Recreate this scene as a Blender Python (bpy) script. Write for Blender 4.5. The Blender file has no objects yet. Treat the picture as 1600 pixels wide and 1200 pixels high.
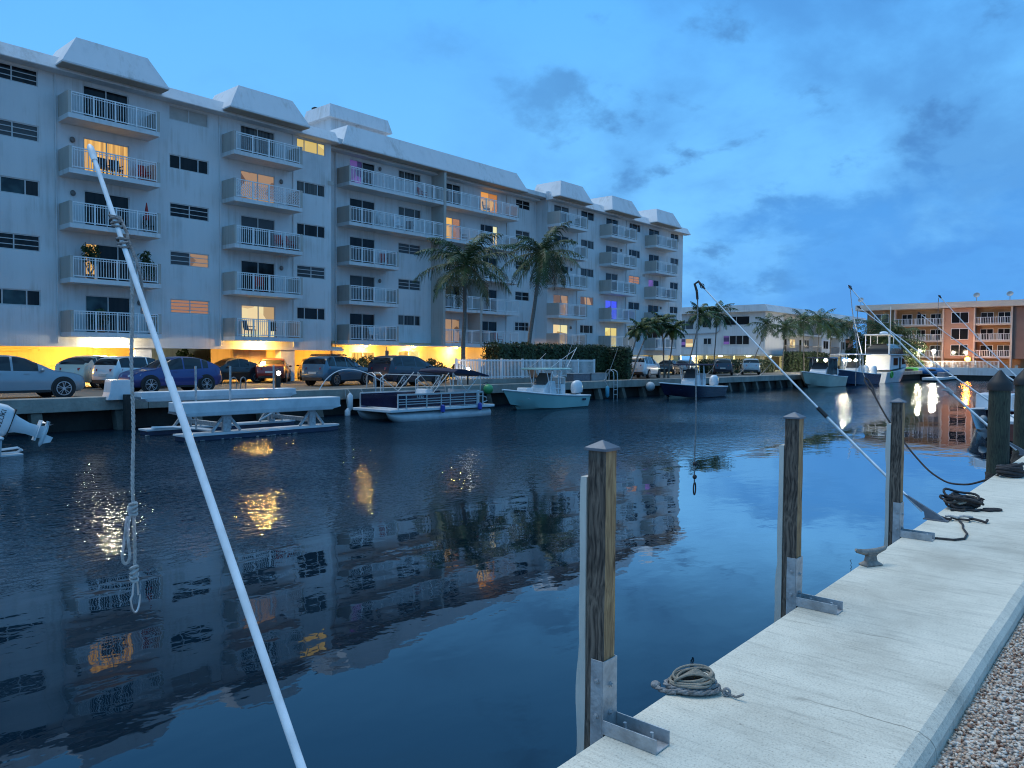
import bpy, bmesh, math, random
import numpy as np
from mathutils import Vector, Matrix
random.seed(7)
R = math.radians
scene = bpy.context.scene
COL = scene.collection
CY, SY = math.cos(R(40.9)), math.sin(R(40.9))
G = -1.55          # far bank level (camera is z = 0, our own dock is -1.6)
WZ = -2.69         # water level
V = Vector

# ------------------------------------------------------------------ materials
def nt_new(name):
    m = bpy.data.materials.new(name); m.use_nodes = True
    nt = m.node_tree; b = nt.nodes['Principled BSDF']
    return m, nt, b
def node(nt, typ, **kw):
    n = nt.nodes.new(typ)
    for k, v in kw.items():
        if k in n.inputs: n.inputs[k].default_value = v
        else: setattr(n, k, v)
    return n
def ramp(nt, fac, stops):
    r = nt.nodes.new('ShaderNodeValToRGB')
    els = r.color_ramp.elements
    while len(els) < len(stops): els.new(0.5)
    for e, (p, c) in zip(els, stops):
        e.position = p; e.color = (c[0], c[1], c[2], 1)
    nt.links.new(fac, r.inputs[0]); return r
def coords(nt, scale=(1, 1, 1), kind='Object'):
    t = nt.nodes.new('ShaderNodeTexCoord'); mp = nt.nodes.new('ShaderNodeMapping')
    mp.inputs['Scale'].default_value = scale
    nt.links.new(t.outputs[kind], mp.inputs[0]); return mp.outputs[0]
def mat(name, c1, c2=None, scale=3.0, rough=0.6, metal=0.0, bump=0.0, bscale=None, stretch=(1, 1, 1), spec=0.5, coat=0.0, detail=5):
    m, nt, b = nt_new(name); L = nt.links
    if c2 is None: c2 = tuple(x * 0.82 for x in c1)
    co = coords(nt, stretch)
    n = node(nt, 'ShaderNodeTexNoise', Scale=scale, Detail=detail, Roughness=0.6); L.new(co, n.inputs['Vector'])
    r = ramp(nt, n.outputs['Fac'], [(0.32, c2), (0.68, c1)])
    L.new(r.outputs[0], b.inputs['Base Color'])
    b.inputs['Roughness'].default_value = rough; b.inputs['Metallic'].default_value = metal
    b.inputs['Specular IOR Level'].default_value = spec; b.inputs['Coat Weight'].default_value = coat
    if bump:
        n2 = node(nt, 'ShaderNodeTexNoise', Scale=bscale or scale * 6, Detail=4.0); L.new(co, n2.inputs['Vector'])
        bp = node(nt, 'ShaderNodeBump', Strength=bump, Distance=0.02); L.new(n2.outputs['Fac'], bp.inputs['Height'])
        L.new(bp.outputs[0], b.inputs['Normal'])
    return m
def emis(name, col, strength, c2=None, kind=None, scale=8.0, bars=None):
    """a lit pane: curtain folds (x) or blinds (z) over a glowing room"""
    m, nt, b = nt_new(name); L = nt.links
    b.inputs['Base Color'].default_value = (0.02, 0.02, 0.02, 1); b.inputs['Roughness'].default_value = 0.15
    if kind is None:
        b.inputs['Emission Color'].default_value = (*col, 1)
    else:
        st = {'fold': (scale, 0.0, 0.15), 'blind': (0.05, 0, scale), 'room': (1.1, 0, 1.3)}[kind]
        co = coords(nt, st)
        if kind == 'room':
            n = node(nt, 'ShaderNodeTexVoronoi', Scale=scale * 0.35); L.new(co, n.inputs['Vector'])
            r = ramp(nt, n.outputs['Color'], [(0.25, c2), (0.5, col), (0.8, tuple(min(1, x * 1.3) for x in col))])
        else:
            n = node(nt, 'ShaderNodeTexNoise' if kind == 'fold' else 'ShaderNodeTexWave')
            if kind == 'blind': n.bands_direction = 'Z'; n.inputs['Scale'].default_value = 1.0
            else: n.inputs['Scale'].default_value = 1.0; n.inputs['Detail'].default_value = 3
            L.new(co, n.inputs['Vector'])
            r = ramp(nt, n.outputs['Fac'], [(0.35, c2), (0.6, col)])
        L.new(r.outputs[0], b.inputs['Emission Color'])
    b.inputs['Emission Strength'].default_value = strength
    return m

M = {}
def mats():
    M['stucco'] = stucco('wall_stucco', (0.62, 0.635, 0.64), (0.51, 0.525, 0.53))
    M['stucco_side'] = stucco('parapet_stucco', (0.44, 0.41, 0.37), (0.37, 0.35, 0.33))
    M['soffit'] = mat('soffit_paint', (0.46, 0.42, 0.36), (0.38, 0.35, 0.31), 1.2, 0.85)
    M['roof'] = stucco('roof_white', (0.62, 0.635, 0.65), (0.53, 0.545, 0.56))
    M['rail'] = mat('rail_white', (0.80, 0.80, 0.80), (0.70, 0.70, 0.70), 4, 0.4)
    M['frame'] = mat('frame_alu', (0.55, 0.55, 0.54), (0.46, 0.46, 0.46), 6, 0.45)
    M['frame_dark'] = mat('frame_bronze', (0.16, 0.15, 0.14), None, 6, 0.45)
    M['glass'] = pane('glass_dark', (0.006, 0.007, 0.009), (0.018, 0.018, 0.02), 'fold', 3)
    M['glass_b'] = pane('glass_blind', (0.11, 0.115, 0.12), (0.035, 0.04, 0.045), 'blind', 9)
    M['glass_c'] = pane('glass_curtain', (0.10, 0.10, 0.095), (0.025, 0.025, 0.027), 'fold', 5)
    M['glass_t'] = pane('glass_teal', (0.05, 0.10, 0.11), (0.015, 0.03, 0.04), 'room', 1.2)
    M['shutter'] = mat('shutter_grey', (0.42, 0.40, 0.37), (0.36, 0.34, 0.31), 3, 0.6)
    M['lit_y'] = emis('lit_curtain_yellow', (1.0, 0.56, 0.13), 0.95, (0.42, 0.2, 0.04), 'fold', 7)
    M['lit_o'] = emis('lit_orange', (1.0, 0.42, 0.08), 0.85, (0.55, 0.2, 0.03), 'room', 2)
    M['lit_w'] = emis('lit_warm_white', (1.0, 0.72, 0.38), 0.85, (0.45, 0.28, 0.12), 'room', 2)
    M['lit_dim'] = emis('lit_dim_room', (0.55, 0.33, 0.18), 0.6, (0.18, 0.1, 0.06), 'room', 2)
    M['lit_b'] = emis('lit_orange_blind', (0.85, 0.38, 0.17), 0.75, (0.06, 0.03, 0.02), 'blind', 16)
    M['lit_pale'] = emis('lit_pale_yellow', (0.95, 0.78, 0.28), 0.85, (0.7, 0.5, 0.14), 'room', 2)
    M['lit_blue'] = emis('lit_blue_tv', (0.06, 0.09, 1.0), 0.9, (0.03, 0.03, 0.35), 'room', 3)
    M['lit_violet'] = emis('lit_violet', (0.30, 0.16, 0.7), 0.35, (0.05, 0.03, 0.2), 'room', 3)
    M['lamp_y'] = emis('lamp_sodium', (1.0, 0.60, 0.15), 650)
    M['lamp_w'] = emis('lamp_white', (1.0, 0.88, 0.66), 650)
    M['lamp_c'] = emis('lamp_cool', (0.95, 1.0, 0.80), 70)
    M['lamp_o'] = emis('lamp_orange', (1.0, 0.28, 0.015), 60)
    M['yellow'] = stucco('garage_wall_cream', (0.70, 0.52, 0.25), (0.62, 0.45, 0.21))
    M['lobby'] = stucco('lobby_wall_cream', (0.72, 0.58, 0.34), (0.64, 0.51, 0.29))
    M['pale'] = stucco('pale_wall', (0.55, 0.56, 0.52), (0.46, 0.47, 0.44))
    M['ceil'] = mat('ceiling_paint', (0.6, 0.55, 0.45), (0.5, 0.46, 0.4), 1, 0.8)
    M['asphalt'] = ground_mat('parking_asphalt', (0.16, 0.145, 0.12), (0.10, 0.092, 0.08), 1.3)
    M['capcon'] = weathered('seawall_concrete', (0.34, 0.32, 0.28), (0.20, 0.19, 0.17))
    M['piling'] = weathered('piling_concrete', (0.16, 0.15, 0.125), (0.05, 0.05, 0.045))
    M['darkwall'] = weathered('seawall_dark', (0.03, 0.032, 0.03), (0.012, 0.013, 0.012))  # near-black concrete below the caps
    M['white'] = mat('white_gelcoat', (0.74, 0.75, 0.76), (0.62, 0.64, 0.66), 2, 0.25, coat=0.3)
    M['white_dirty'] = mat('white_fibreglass_stained', (0.72, 0.73, 0.75), (0.5, 0.52, 0.54), 1.6, 0.4, detail=8)
    M['mint'] = mat('mint_gelcoat', (0.42, 0.66, 0.62), (0.36, 0.60, 0.57), 1.2, 0.2, coat=0.4)
    M['navy'] = mat('navy_gelcoat', (0.010, 0.013, 0.045), (0.007, 0.009, 0.03), 1.5, 0.2, coat=0.4)
    M['cream'] = mat('cream_gelcoat', (0.62, 0.62, 0.50), (0.5, 0.5, 0.42), 1.5, 0.3, coat=0.3)
    M['canvas'] = mat('navy_canvas', (0.010, 0.014, 0.045), (0.006, 0.009, 0.03), 5, 0.85, bump=0.4, bscale=9)
    M['black'] = mat('black_rubber', (0.015, 0.015, 0.016), None, 6, 0.6)
    M['tyre'] = mat('tyre', (0.018, 0.018, 0.019), None, 6, 0.8)
    M['alu'] = mat('aluminium', (0.55, 0.56, 0.57), (0.45, 0.46, 0.47), 5, 0.4, metal=0.7)
    M['galv'] = mat('galvanised_steel', (0.52, 0.53, 0.54), (0.28, 0.28, 0.285), 11, 0.5, metal=0.55, bump=0.15, bscale=60)
    M['grey'] = mat('grey_plastic', (0.3, 0.32, 0.33), None, 4, 0.5)
    M['barn'] = mat('barnacle_crust', (0.42, 0.42, 0.40), (0.06, 0.06, 0.055), 14, 0.9, bump=1.0, bscale=30)
    M['leaf'] = mat('palm_leaf', (0.048, 0.095, 0.022), (0.018, 0.04, 0.012), 1.5, 0.5, spec=0.35)
    M['leaf_dry'] = mat('palm_leaf_yellowing', (0.13, 0.11, 0.04), (0.06, 0.06, 0.025), 1.5, 0.6, spec=0.3)
    M['hedge'] = mat('hedge_leaf', (0.045, 0.078, 0.025), (0.016, 0.03, 0.012), 2.5, 0.55, spec=0.35)
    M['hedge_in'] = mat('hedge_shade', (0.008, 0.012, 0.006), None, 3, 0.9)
    M['shrub'] = mat('shrub_leaf', (0.06, 0.10, 0.03), (0.03, 0.05, 0.018), 3, 0.45, spec=0.4)
    M['trunk'] = mat('palm_trunk', (0.17, 0.155, 0.135), (0.085, 0.08, 0.07), 4, 0.9, bump=0.8, bscale=7, stretch=(1, 1, 6))
    M['tan'] = mat('rope_tan', (0.34, 0.30, 0.24), (0.22, 0.20, 0.16), 20, 0.85, bump=0.5, bscale=150)
    M['ropeg'] = mat('rope_grey', (0.36, 0.36, 0.36), (0.13, 0.125, 0.12), 30, 0.9, bump=0.6, bscale=180)
    M['ropew'] = mat('rope_white', (0.55, 0.55, 0.54), (0.34, 0.34, 0.33), 30, 0.85, bump=0.6, bscale=160)
    M['ropek'] = mat('rope_black', (0.02, 0.019, 0.022), (0.05, 0.045, 0.045), 30, 0.85, bump=0.4, bscale=160)
    M['ropeb'] = mat('rope_brown', (0.11, 0.085, 0.07), (0.04, 0.034, 0.03), 25, 0.9, bump=0.5, bscale=160)
    M['pole'] = mat('whip_fibreglass', (0.84, 0.86, 0.88), (0.60, 0.62, 0.63), 7, 0.38, detail=9, stretch=(2, 2, .7))
    M['red'] = mat('red_canvas', (0.42, 0.035, 0.03), (0.3, 0.02, 0.02), 4, 0.8)
    M['green'] = mat('green_vinyl', (0.08, 0.36, 0.13), (0.05, 0.26, 0.1), 3, 0.35)
    M['kgreen'] = mat('kayak_green', (0.12, 0.50, 0.06), None, 3, 0.35)
    M['kblue'] = mat('kayak_blue', (0.04, 0.20, 0.48), None, 3, 0.35)
    M['blue'] = mat('blue_vinyl', (0.03, 0.07, 0.42), (0.02, 0.05, 0.3), 3, 0.35)
    M['cyan'] = mat('cyan_vinyl', (0.08, 0.36, 0.5), None, 3, 0.4)
    M['ochre'] = mat('orange_wall', (0.50, 0.27, 0.17), (0.43, 0.23, 0.145), 0.7, 0.85)
    M['ochre2'] = mat('tan_wall', (0.40, 0.25, 0.14), (0.32, 0.18, 0.085), 0.7, 0.85)
    M['brown'] = mat('brown_wall', (0.24, 0.15, 0.12), None, 0.7, 0.85)
    M['pink'] = mat('pale_roof_band', (0.62, 0.50, 0.40), (0.54, 0.44, 0.36), 0.5, 0.8)
    M['w2'] = stucco('white_block_wall', (0.60, 0.61, 0.62), (0.50, 0.52, 0.53))
    M['deckwood'] = mat('red_brown_wood', (0.20, 0.06, 0.045), (0.12, 0.04, 0.03), 5, 0.7)
    M['dockconcrete'] = dock_mat()
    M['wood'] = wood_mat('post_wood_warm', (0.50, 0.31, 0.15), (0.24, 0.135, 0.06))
    M['wood_grey'] = wood_mat('post_wood_dark', (0.20, 0.155, 0.12), (0.028, 0.022, 0.018))
    M['creosote'] = wood_mat('pile_wood_treated', (0.060, 0.075, 0.052), (0.022, 0.028, 0.022))
    M['gravel'] = gravel_mat()
    M['tail'] = mat('tail_light', (0.45, 0.02, 0.015), None, 5, 0.15, coat=0.5)
    M['head'] = mat('head_light', (0.6, 0.62, 0.65), None, 5, 0.1, coat=0.5)
    M['carglass'] = mat('car_glass', (0.008, 0.009, 0.012), None, 3, 0.06, coat=0.2)
    M['plate'] = mat('number_plate', (0.6, 0.6, 0.55), None, 20, 0.5)
    M['rim'] = mat('alloy_rim', (0.5, 0.5, 0.52), (0.4, 0.4, 0.42), 5, 0.3, metal=0.8)
    M['grey2'] = mat('pale_grey_vinyl', (0.5, 0.53, 0.55), None, 4, 0.5)
    M['lamp_w2'] = emis('lamp_small_white', (1.0, 0.9, 0.75), 25)
    M['plantpot'] = mat('terracotta', (0.2, 0.09, 0.05), None, 5, 0.8)
    M['tpole'] = mat('steel_post', (0.22, 0.23, 0.24), None, 5, 0.5)
    for k, c in dict(silverblue=(0.25, 0.30, 0.34), pearl=(0.62, 0.56, 0.45), whitecar=(0.70, 0.70, 0.69), bluecar=(0.018, 0.035, 0.17),
                     blackcar=(0.012, 0.012, 0.015), redcar=(0.22, 0.018, 0.015), tealcar=(0.07, 0.14, 0.20), navycar=(0.010, 0.013, 0.03),
                     silvercar=(0.42, 0.43, 0.44)).items():
        M[k] = mat(k + '_paint', c, tuple(x * 0.93 for x in c), 1.0, 0.28, metal=0.15, coat=0.7)

def stucco(name, c1, c2):
    m, nt, b = nt_new(name); L = nt.links
    n1 = node(nt, 'ShaderNodeTexNoise', Scale=0.35, Detail=6.0, Roughness=0.65); L.new(coords(nt), n1.inputs['Vector'])
    n2 = node(nt, 'ShaderNodeTexNoise', Scale=1.0, Detail=5.0, Roughness=0.6); L.new(coords(nt, (2.2, 2.2, 0.16)), n2.inputs['Vector'])
    mx = node(nt, 'ShaderNodeMath', operation='ADD'); L.new(n1.outputs['Fac'], mx.inputs[0]); L.new(n2.outputs['Fac'], mx.inputs[1])
    hf = node(nt, 'ShaderNodeMath', operation='MULTIPLY'); hf.inputs[1].default_value = 0.5; L.new(mx.outputs[0], hf.inputs[0])
    r = ramp(nt, hf.outputs[0], [(0.33, c2), (0.47, c1), (0.62, tuple(x * 1.04 for x in c1))])
    n4 = node(nt, 'ShaderNodeTexNoise', Scale=1.0, Detail=4.0, Roughness=0.65); L.new(coords(nt, (4.5, 4.5, 0.22)), n4.inputs['Vector'])
    n5 = node(nt, 'ShaderNodeTexNoise', Scale=0.6, Detail=2.0); L.new(coords(nt), n5.inputs['Vector'])
    st = node(nt, 'ShaderNodeMath', operation='MULTIPLY'); L.new(n4.outputs['Fac'], st.inputs[0]); L.new(n5.outputs['Fac'], st.inputs[1])
    sr = ramp(nt, st.outputs[0], [(0.27, (1, 1, 1)), (0.42, (0.82, 0.80, 0.77))])
    mu = node(nt, 'ShaderNodeMix', data_type='RGBA', blend_type='MULTIPLY'); mu.inputs[0].default_value = 1; L.new(r.outputs[0], mu.inputs[6]); L.new(sr.outputs[0], mu.inputs[7])
    L.new(mu.outputs[2], b.inputs['Base Color'])
    b.inputs['Roughness'].default_value = 0.88
    n3 = node(nt, 'ShaderNodeTexNoise', Scale=28.0, Detail=3.0); L.new(coords(nt), n3.inputs['Vector'])
    bp = node(nt, 'ShaderNodeBump', Strength=0.25, Distance=0.02); L.new(n3.outputs['Fac'], bp.inputs['Height']); L.new(bp.outputs[0], b.inputs['Normal'])
    return m
def pane(name, c1, c2, kind, scale):
    m, nt, b = nt_new(name); L = nt.links
    if kind == 'blind':
        n = node(nt, 'ShaderNodeTexWave', Scale=1.0); n.bands_direction = 'Z'; L.new(coords(nt, (0.05, 0, scale)), n.inputs['Vector'])
    else:
        st = (scale, 0, 0.12) if kind == 'fold' else (scale, 0, scale)
        n = node(nt, 'ShaderNodeTexNoise', Scale=1.0, Detail=2.0); L.new(coords(nt, st), n.inputs['Vector'])
    r = ramp(nt, n.outputs['Fac'], [(0.38, c2), (0.62, c1)]); L.new(r.outputs[0], b.inputs['Base Color'])
    b.inputs['Roughness'].default_value = 0.07; b.inputs['Specular IOR Level'].default_value = 0.22
    return m
def weathered(name, c1, c2):
    m, nt, b = nt_new(name); L = nt.links
    n1 = node(nt, 'ShaderNodeTexNoise', Scale=0.9, Detail=8.0, Roughness=0.7); L.new(coords(nt, (1, 1, 0.5)), n1.inputs['Vector'])
    r = ramp(nt, n1.outputs['Fac'], [(0.35, c2), (0.62, c1)]); L.new(r.outputs[0], b.inputs['Base Color']); b.inputs['Roughness'].default_value = 0.85
    n3 = node(nt, 'ShaderNodeTexNoise', Scale=9.0, Detail=6.0); L.new(coords(nt), n3.inputs['Vector'])
    bp = node(nt, 'ShaderNodeBump', Strength=0.6, Distance=0.03); L.new(n3.outputs['Fac'], bp.inputs['Height']); L.new(bp.outputs[0], b.inputs['Normal'])
    return m
def ground_mat(name, c1, c2, sc):
    m, nt, b = nt_new(name); L = nt.links
    n1 = node(nt, 'ShaderNodeTexNoise', Scale=sc * 0.3, Detail=8.0, Roughness=0.65); L.new(coords(nt), n1.inputs['Vector'])
    r = ramp(nt, n1.outputs['Fac'], [(0.36, c2), (0.64, c1)]); L.new(r.outputs[0], b.inputs['Base Color']); b.inputs['Roughness'].default_value = 0.8
    n3 = node(nt, 'ShaderNodeTexNoise', Scale=40.0, Detail=3.0); L.new(coords(nt), n3.inputs['Vector'])
    bp = node(nt, 'ShaderNodeBump', Strength=0.3, Distance=0.01); L.new(n3.outputs['Fac'], bp.inputs['Height']); L.new(bp.outputs[0], b.inputs['Normal'])
    return m
def dock_mat():
    m, nt, b = nt_new('dock_concrete'); L = nt.links
    co = coords(nt)
    big = node(nt, 'ShaderNodeTexNoise', Scale=1.1, Detail=7.0, Roughness=0.62); L.new(co, big.inputs['Vector'])
    brush = node(nt, 'ShaderNodeTexNoise', Scale=1.0, Detail=6.0, Roughness=0.7); L.new(coords(nt, (30, 2.6, 4)), brush.inputs['Vector'])
    fine = node(nt, 'ShaderNodeTexNoise', Scale=95.0, Detail=4.0, Roughness=0.7); L.new(co, fine.inputs['Vector'])
    r1 = ramp(nt, big.outputs['Fac'], [(0.28, (0.43, 0.405, 0.335)), (0.50, (0.60, 0.575, 0.485)), (0.70, (0.70, 0.655, 0.55))])
    r2 = ramp(nt, brush.outputs['Fac'], [(0.30, (0.74, 0.745, 0.75)), (0.50, (1, 1, 1))])
    r3 = ramp(nt, fine.outputs['Fac'], [(0.30, (0.55, 0.54, 0.52)), (0.45, (0.97, 0.97, 0.97)), (0.7, (1.14, 1.14, 1.13))])
    m1 = node(nt, 'ShaderNodeMix', data_type='RGBA', blend_type='MULTIPLY'); m1.inputs[0].default_value = 1
    L.new(r1.outputs[0], m1.inputs[6]); L.new(r2.outputs[0], m1.inputs[7])
    m2 = node(nt, 'ShaderNodeMix', data_type='RGBA', blend_type='MULTIPLY'); m2.inputs[0].default_value = 1
    L.new(m1.outputs[2], m2.inputs[6]); L.new(r3.outputs[0], m2.inputs[7])
    # a few hairline cracks running across the slab
    wob = node(nt, 'ShaderNodeTexNoise', Scale=2.2, Detail=5.0); L.new(co, wob.inputs['Vector'])
    wm = node(nt, 'ShaderNodeMix', data_type='RGBA'); wm.inputs[0].default_value = 0.16; L.new(co, wm.inputs[6]); L.new(wob.outputs['Color'], wm.inputs[7])
    sc = nt.nodes.new('ShaderNodeMapping'); sc.inputs['Scale'].default_value = (1.25, 0.22, 1); L.new(wm.outputs[2], sc.inputs[0])
    vo = node(nt, 'ShaderNodeTexVoronoi', Scale=1.0); vo.feature = 'DISTANCE_TO_EDGE'; L.new(sc.outputs[0], vo.inputs['Vector'])
    cr = ramp(nt, vo.outputs['Distance'], [(0.0, (0.30, 0.29, 0.27)), (0.0055, (1, 1, 1))])
    mk = node(nt, 'ShaderNodeTexNoise', Scale=0.9, Detail=2.0); L.new(co, mk.inputs['Vector'])
    mr = ramp(nt, mk.outputs['Fac'], [(0.44, (0, 0, 0)), (0.54, (1, 1, 1))])
    m3 = node(nt, 'ShaderNodeMix', data_type='RGBA', blend_type='MULTIPLY'); L.new(mr.outputs[0], m3.inputs[0]); L.new(m2.outputs[2], m3.inputs[6]); L.new(cr.outputs[0], m3.inputs[7])
    # small dark pits and dirt specks
    sp = node(nt, 'ShaderNodeTexVoronoi', Scale=5.0); L.new(co, sp.inputs['Vector'])
    sr = ramp(nt, sp.outputs['Distance'], [(0.025, (0.3, 0.3, 0.3)), (0.045, (1, 1, 1))])
    m4 = node(nt, 'ShaderNodeMix', data_type='RGBA', blend_type='MULTIPLY'); m4.inputs[0].default_value = 0.8; L.new(m3.outputs[2], m4.inputs[6]); L.new(sr.outputs[0], m4.inputs[7])
    L.new(m4.outputs[2], b.inputs['Base Color']); b.inputs['Roughness'].default_value = 0.8
    hs = node(nt, 'ShaderNodeMath', operation='ADD'); L.new(brush.outputs['Fac'], hs.inputs[0]); L.new(fine.outputs['Fac'], hs.inputs[1])
    bp = node(nt, 'ShaderNodeBump', Strength=0.5, Distance=0.006); L.new(hs.outputs[0], bp.inputs['Height']); L.new(bp.outputs[0], b.inputs['Normal'])
    return m
def wood_mat(name, c1, c2):
    m, nt, b = nt_new(name); L = nt.links
    wob = node(nt, 'ShaderNodeTexNoise', Scale=1.0, Detail=3.0); L.new(coords(nt, (5, 5, 2.2)), wob.inputs['Vector'])
    co = coords(nt, (1, 1, 0.05))
    mx = node(nt, 'ShaderNodeMix', data_type='RGBA'); mx.inputs[0].default_value = 0.08; L.new(co, mx.inputs[6]); L.new(wob.outputs['Color'], mx.inputs[7])
    n = node(nt, 'ShaderNodeTexNoise', Scale=85.0, Detail=5.0, Roughness=0.55); L.new(mx.outputs[2], n.inputs['Vector'])
    st = node(nt, 'ShaderNodeTexNoise', Scale=2.5, Detail=4.0); L.new(coords(nt, (1, 1, 0.4)), st.inputs['Vector'])
    r = ramp(nt, n.outputs['Fac'], [(0.36, c2), (0.50, tuple((x + y) / 2 for x, y in zip(c1, c2))), (0.62, c1)])
    r2 = ramp(nt, st.outputs['Fac'], [(0.3, (0.6, 0.6, 0.62)), (0.65, (1.12, 1.1, 1.08))])
    mu = node(nt, 'ShaderNodeMix', data_type='RGBA', blend_type='MULTIPLY'); mu.inputs[0].default_value = 1; L.new(r.outputs[0], mu.inputs[6]); L.new(r2.outputs[0], mu.inputs[7])
    # knots
    kv = node(nt, 'ShaderNodeTexVoronoi', Scale=1.0); L.new(coords(nt, (9, 9, 3.2)), kv.inputs['Vector'])
    kr = ramp(nt, kv.outputs['Distance'], [(0.07, (0.25, 0.22, 0.2)), (0.16, (1, 1, 1))])
    mk = node(nt, 'ShaderNodeMix', data_type='RGBA', blend_type='MULTIPLY'); mk.inputs[0].default_value = 0.8; L.new(mu.outputs[2], mk.inputs[6]); L.new(kr.outputs[0], mk.inputs[7])
    L.new(mk.outputs[2], b.inputs['Base Color']); b.inputs['Roughness'].default_value = 0.85
    bp = node(nt, 'ShaderNodeBump', Strength=0.7, Distance=0.004); L.new(n.outputs['Fac'], bp.inputs['Height']); L.new(bp.outputs[0], b.inputs['Normal'])
    return m
def gravel_mat():
    m, nt, b = nt_new('gravel_pebbles'); L = nt.links
    v = node(nt, 'ShaderNodeTexVoronoi', Scale=70.0); L.new(coords(nt), v.inputs['Vector'])
    r = ramp(nt, v.outputs['Color'], [(0.1, (0.16, 0.09, 0.06)), (0.35, (0.40, 0.30, 0.24)), (0.6, (0.50, 0.46, 0.40)), (0.85, (0.66, 0.64, 0.60))])
    L.new(r.outputs[0], b.inputs['Base Color']); b.inputs['Roughness'].default_value = 0.7
    bp = node(nt, 'ShaderNodeBump', Strength=0.8, Distance=0.01); L.new(v.outputs['Distance'], bp.inputs['Height']); L.new(bp.outputs[0], b.inputs['Normal'])
    return m
mats()

# ------------------------------------------------------------------ mesh helpers
class MB:
    def __init__(s): s.v = []; s.f = []; s.m = []
    def add(s, vs, fs, mi=0, M4=None):
        o = len(s.v)
        s.v += [tuple(M4 @ V(p)) for p in vs] if M4 is not None else [tuple(p) for p in vs]
        for f in fs: s.f.append(tuple(i + o for i in f)); s.m.append(mi)
        return s
    def box(s, x0, x1, y0, y1, z0, z1, mi=0, M4=None):
        if x0 > x1: x0, x1 = x1, x0
        if y0 > y1: y0, y1 = y1, y0
        if z0 > z1: z0, z1 = z1, z0
        vs = [(x0, y0, z0), (x1, y0, z0), (x1, y1, z0), (x0, y1, z0), (x0, y0, z1), (x1, y0, z1), (x1, y1, z1), (x0, y1, z1)]
        return s.add(vs, [(0, 3, 2, 1), (4, 5, 6, 7), (0, 1, 5, 4), (1, 2, 6, 5), (2, 3, 7, 6), (3, 0, 4, 7)], mi, M4)
    def hexa(s, bot, top, mi=0):     # two quads of 4 points (ccw from above)
        return s.add(list(bot) + list(top), [(0, 3, 2, 1), (4, 5, 6, 7), (0, 1, 5, 4), (1, 2, 6, 5), (2, 3, 7, 6), (3, 0, 4, 7)], mi)
    def prism(s, poly, axis, a0, a1, mi=0, M4=None):   # poly in the two other axes
        n = len(poly)
        def P(p, a): return {'x': (a, p[0], p[1]), 'y': (p[0], a, p[1]), 'z': (p[0], p[1], a)}[axis]
        vs = [P(p, a0) for p in poly] + [P(p, a1) for p in poly]
        fs = [tuple(range(n - 1, -1, -1)), tuple(range(n, 2 * n))] + [(i, (i + 1) % n, n + (i + 1) % n, n + i) for i in range(n)]
        return s.add(vs, fs, mi, M4)
    def tube(s, pts, r, n=8, mi=0, cap=True, M4=None):
        pts = [V(p) for p in pts]; k = len(pts)
        rs = r if isinstance(r, (list, tuple)) else [r] * k
        vs = []; up = None
        for i, p in enumerate(pts):
            t = (pts[min(i + 1, k - 1)] - pts[max(i - 1, 0)]); t = t.normalized() if t.length > 1e-9 else V((0, 0, 1))
            if up is None: up = V((0, 0, 1)) if abs(t.z) < 0.9 else V((1, 0, 0))
            a = t.cross(up)
            if a.length < 1e-6: a = t.cross(V((0.3, 0.8, 0.5)))
            a.normalize(); b = a.cross(t).normalized(); up = b
            for j in range(n):
                q = 2 * math.pi * j / n; vs.append(tuple(p + a * (rs[i] * math.cos(q)) + b * (rs[i] * math.sin(q))))
        fs = [(i * n + j, i * n + (j + 1) % n, (i + 1) * n + (j + 1) % n, (i + 1) * n + j) for i in range(k - 1) for j in range(n)]
        if cap: fs += [tuple(range(n - 1, -1, -1)), tuple((k - 1) * n + j for j in range(n))]
        return s.add(vs, fs, mi, M4)
    def bar(s, p, q, w, h=None, mi=0):   # square bar from p to q
        p, q = V(p), V(q); h = h or w; t = (q - p).normalized()
        a = t.cross(V((0, 0, 1)))
        if a.length < 1e-4: a = V((1, 0, 0))
        a.normalize(); b = a.cross(t)
        c = [a * (i * w / 2) + b * (j * h / 2) for i, j in ((-1, -1), (1, -1), (1, 1), (-1, 1))]
        return s.add([tuple(p + x) for x in c] + [tuple(q + x) for x in c], [(0, 3, 2, 1), (4, 5, 6, 7), (0, 1, 5, 4), (1, 2, 6, 5), (2, 3, 7, 6), (3, 0, 4, 7)], mi)
    def lathe(s, prof, n=16, mi=0, M4=None, caps=True):   # profile (r, z) round z
        k = len(prof)
        vs = [(r * math.cos(2 * math.pi * j / n), r * math.sin(2 * math.pi * j / n), z) for r, z in prof for j in range(n)]
        fs = [(i * n + j, i * n + (j + 1) % n, (i + 1) * n + (j + 1) % n, (i + 1) * n + j) for i in range(k - 1) for j in range(n)]
        if caps: fs += [tuple(range(n - 1, -1, -1)), tuple((k - 1) * n + j for j in range(n))]
        return s.add(vs, fs, mi, M4)
    def ball(s, c, r, n=12, k=8, mi=0, M4=None):
        r = r if isinstance(r, (list, tuple)) else (r, r, r)
        vs = []; fs = []
        for i in range(k + 1):
            ph = math.pi * i / k
            for j in range(n):
                th = 2 * math.pi * j / n
                vs.append((c[0] + r[0] * math.sin(ph) * math.cos(th), c[1] + r[1] * math.sin(ph) * math.sin(th), c[2] - r[2] * math.cos(ph)))
        fs = [(i * n + j, i * n + (j + 1) % n, (i + 1) * n + (j + 1) % n, (i + 1) * n + j) for i in range(k) for j in range(n)]
        return s.add(vs, fs, mi, M4)
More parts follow.
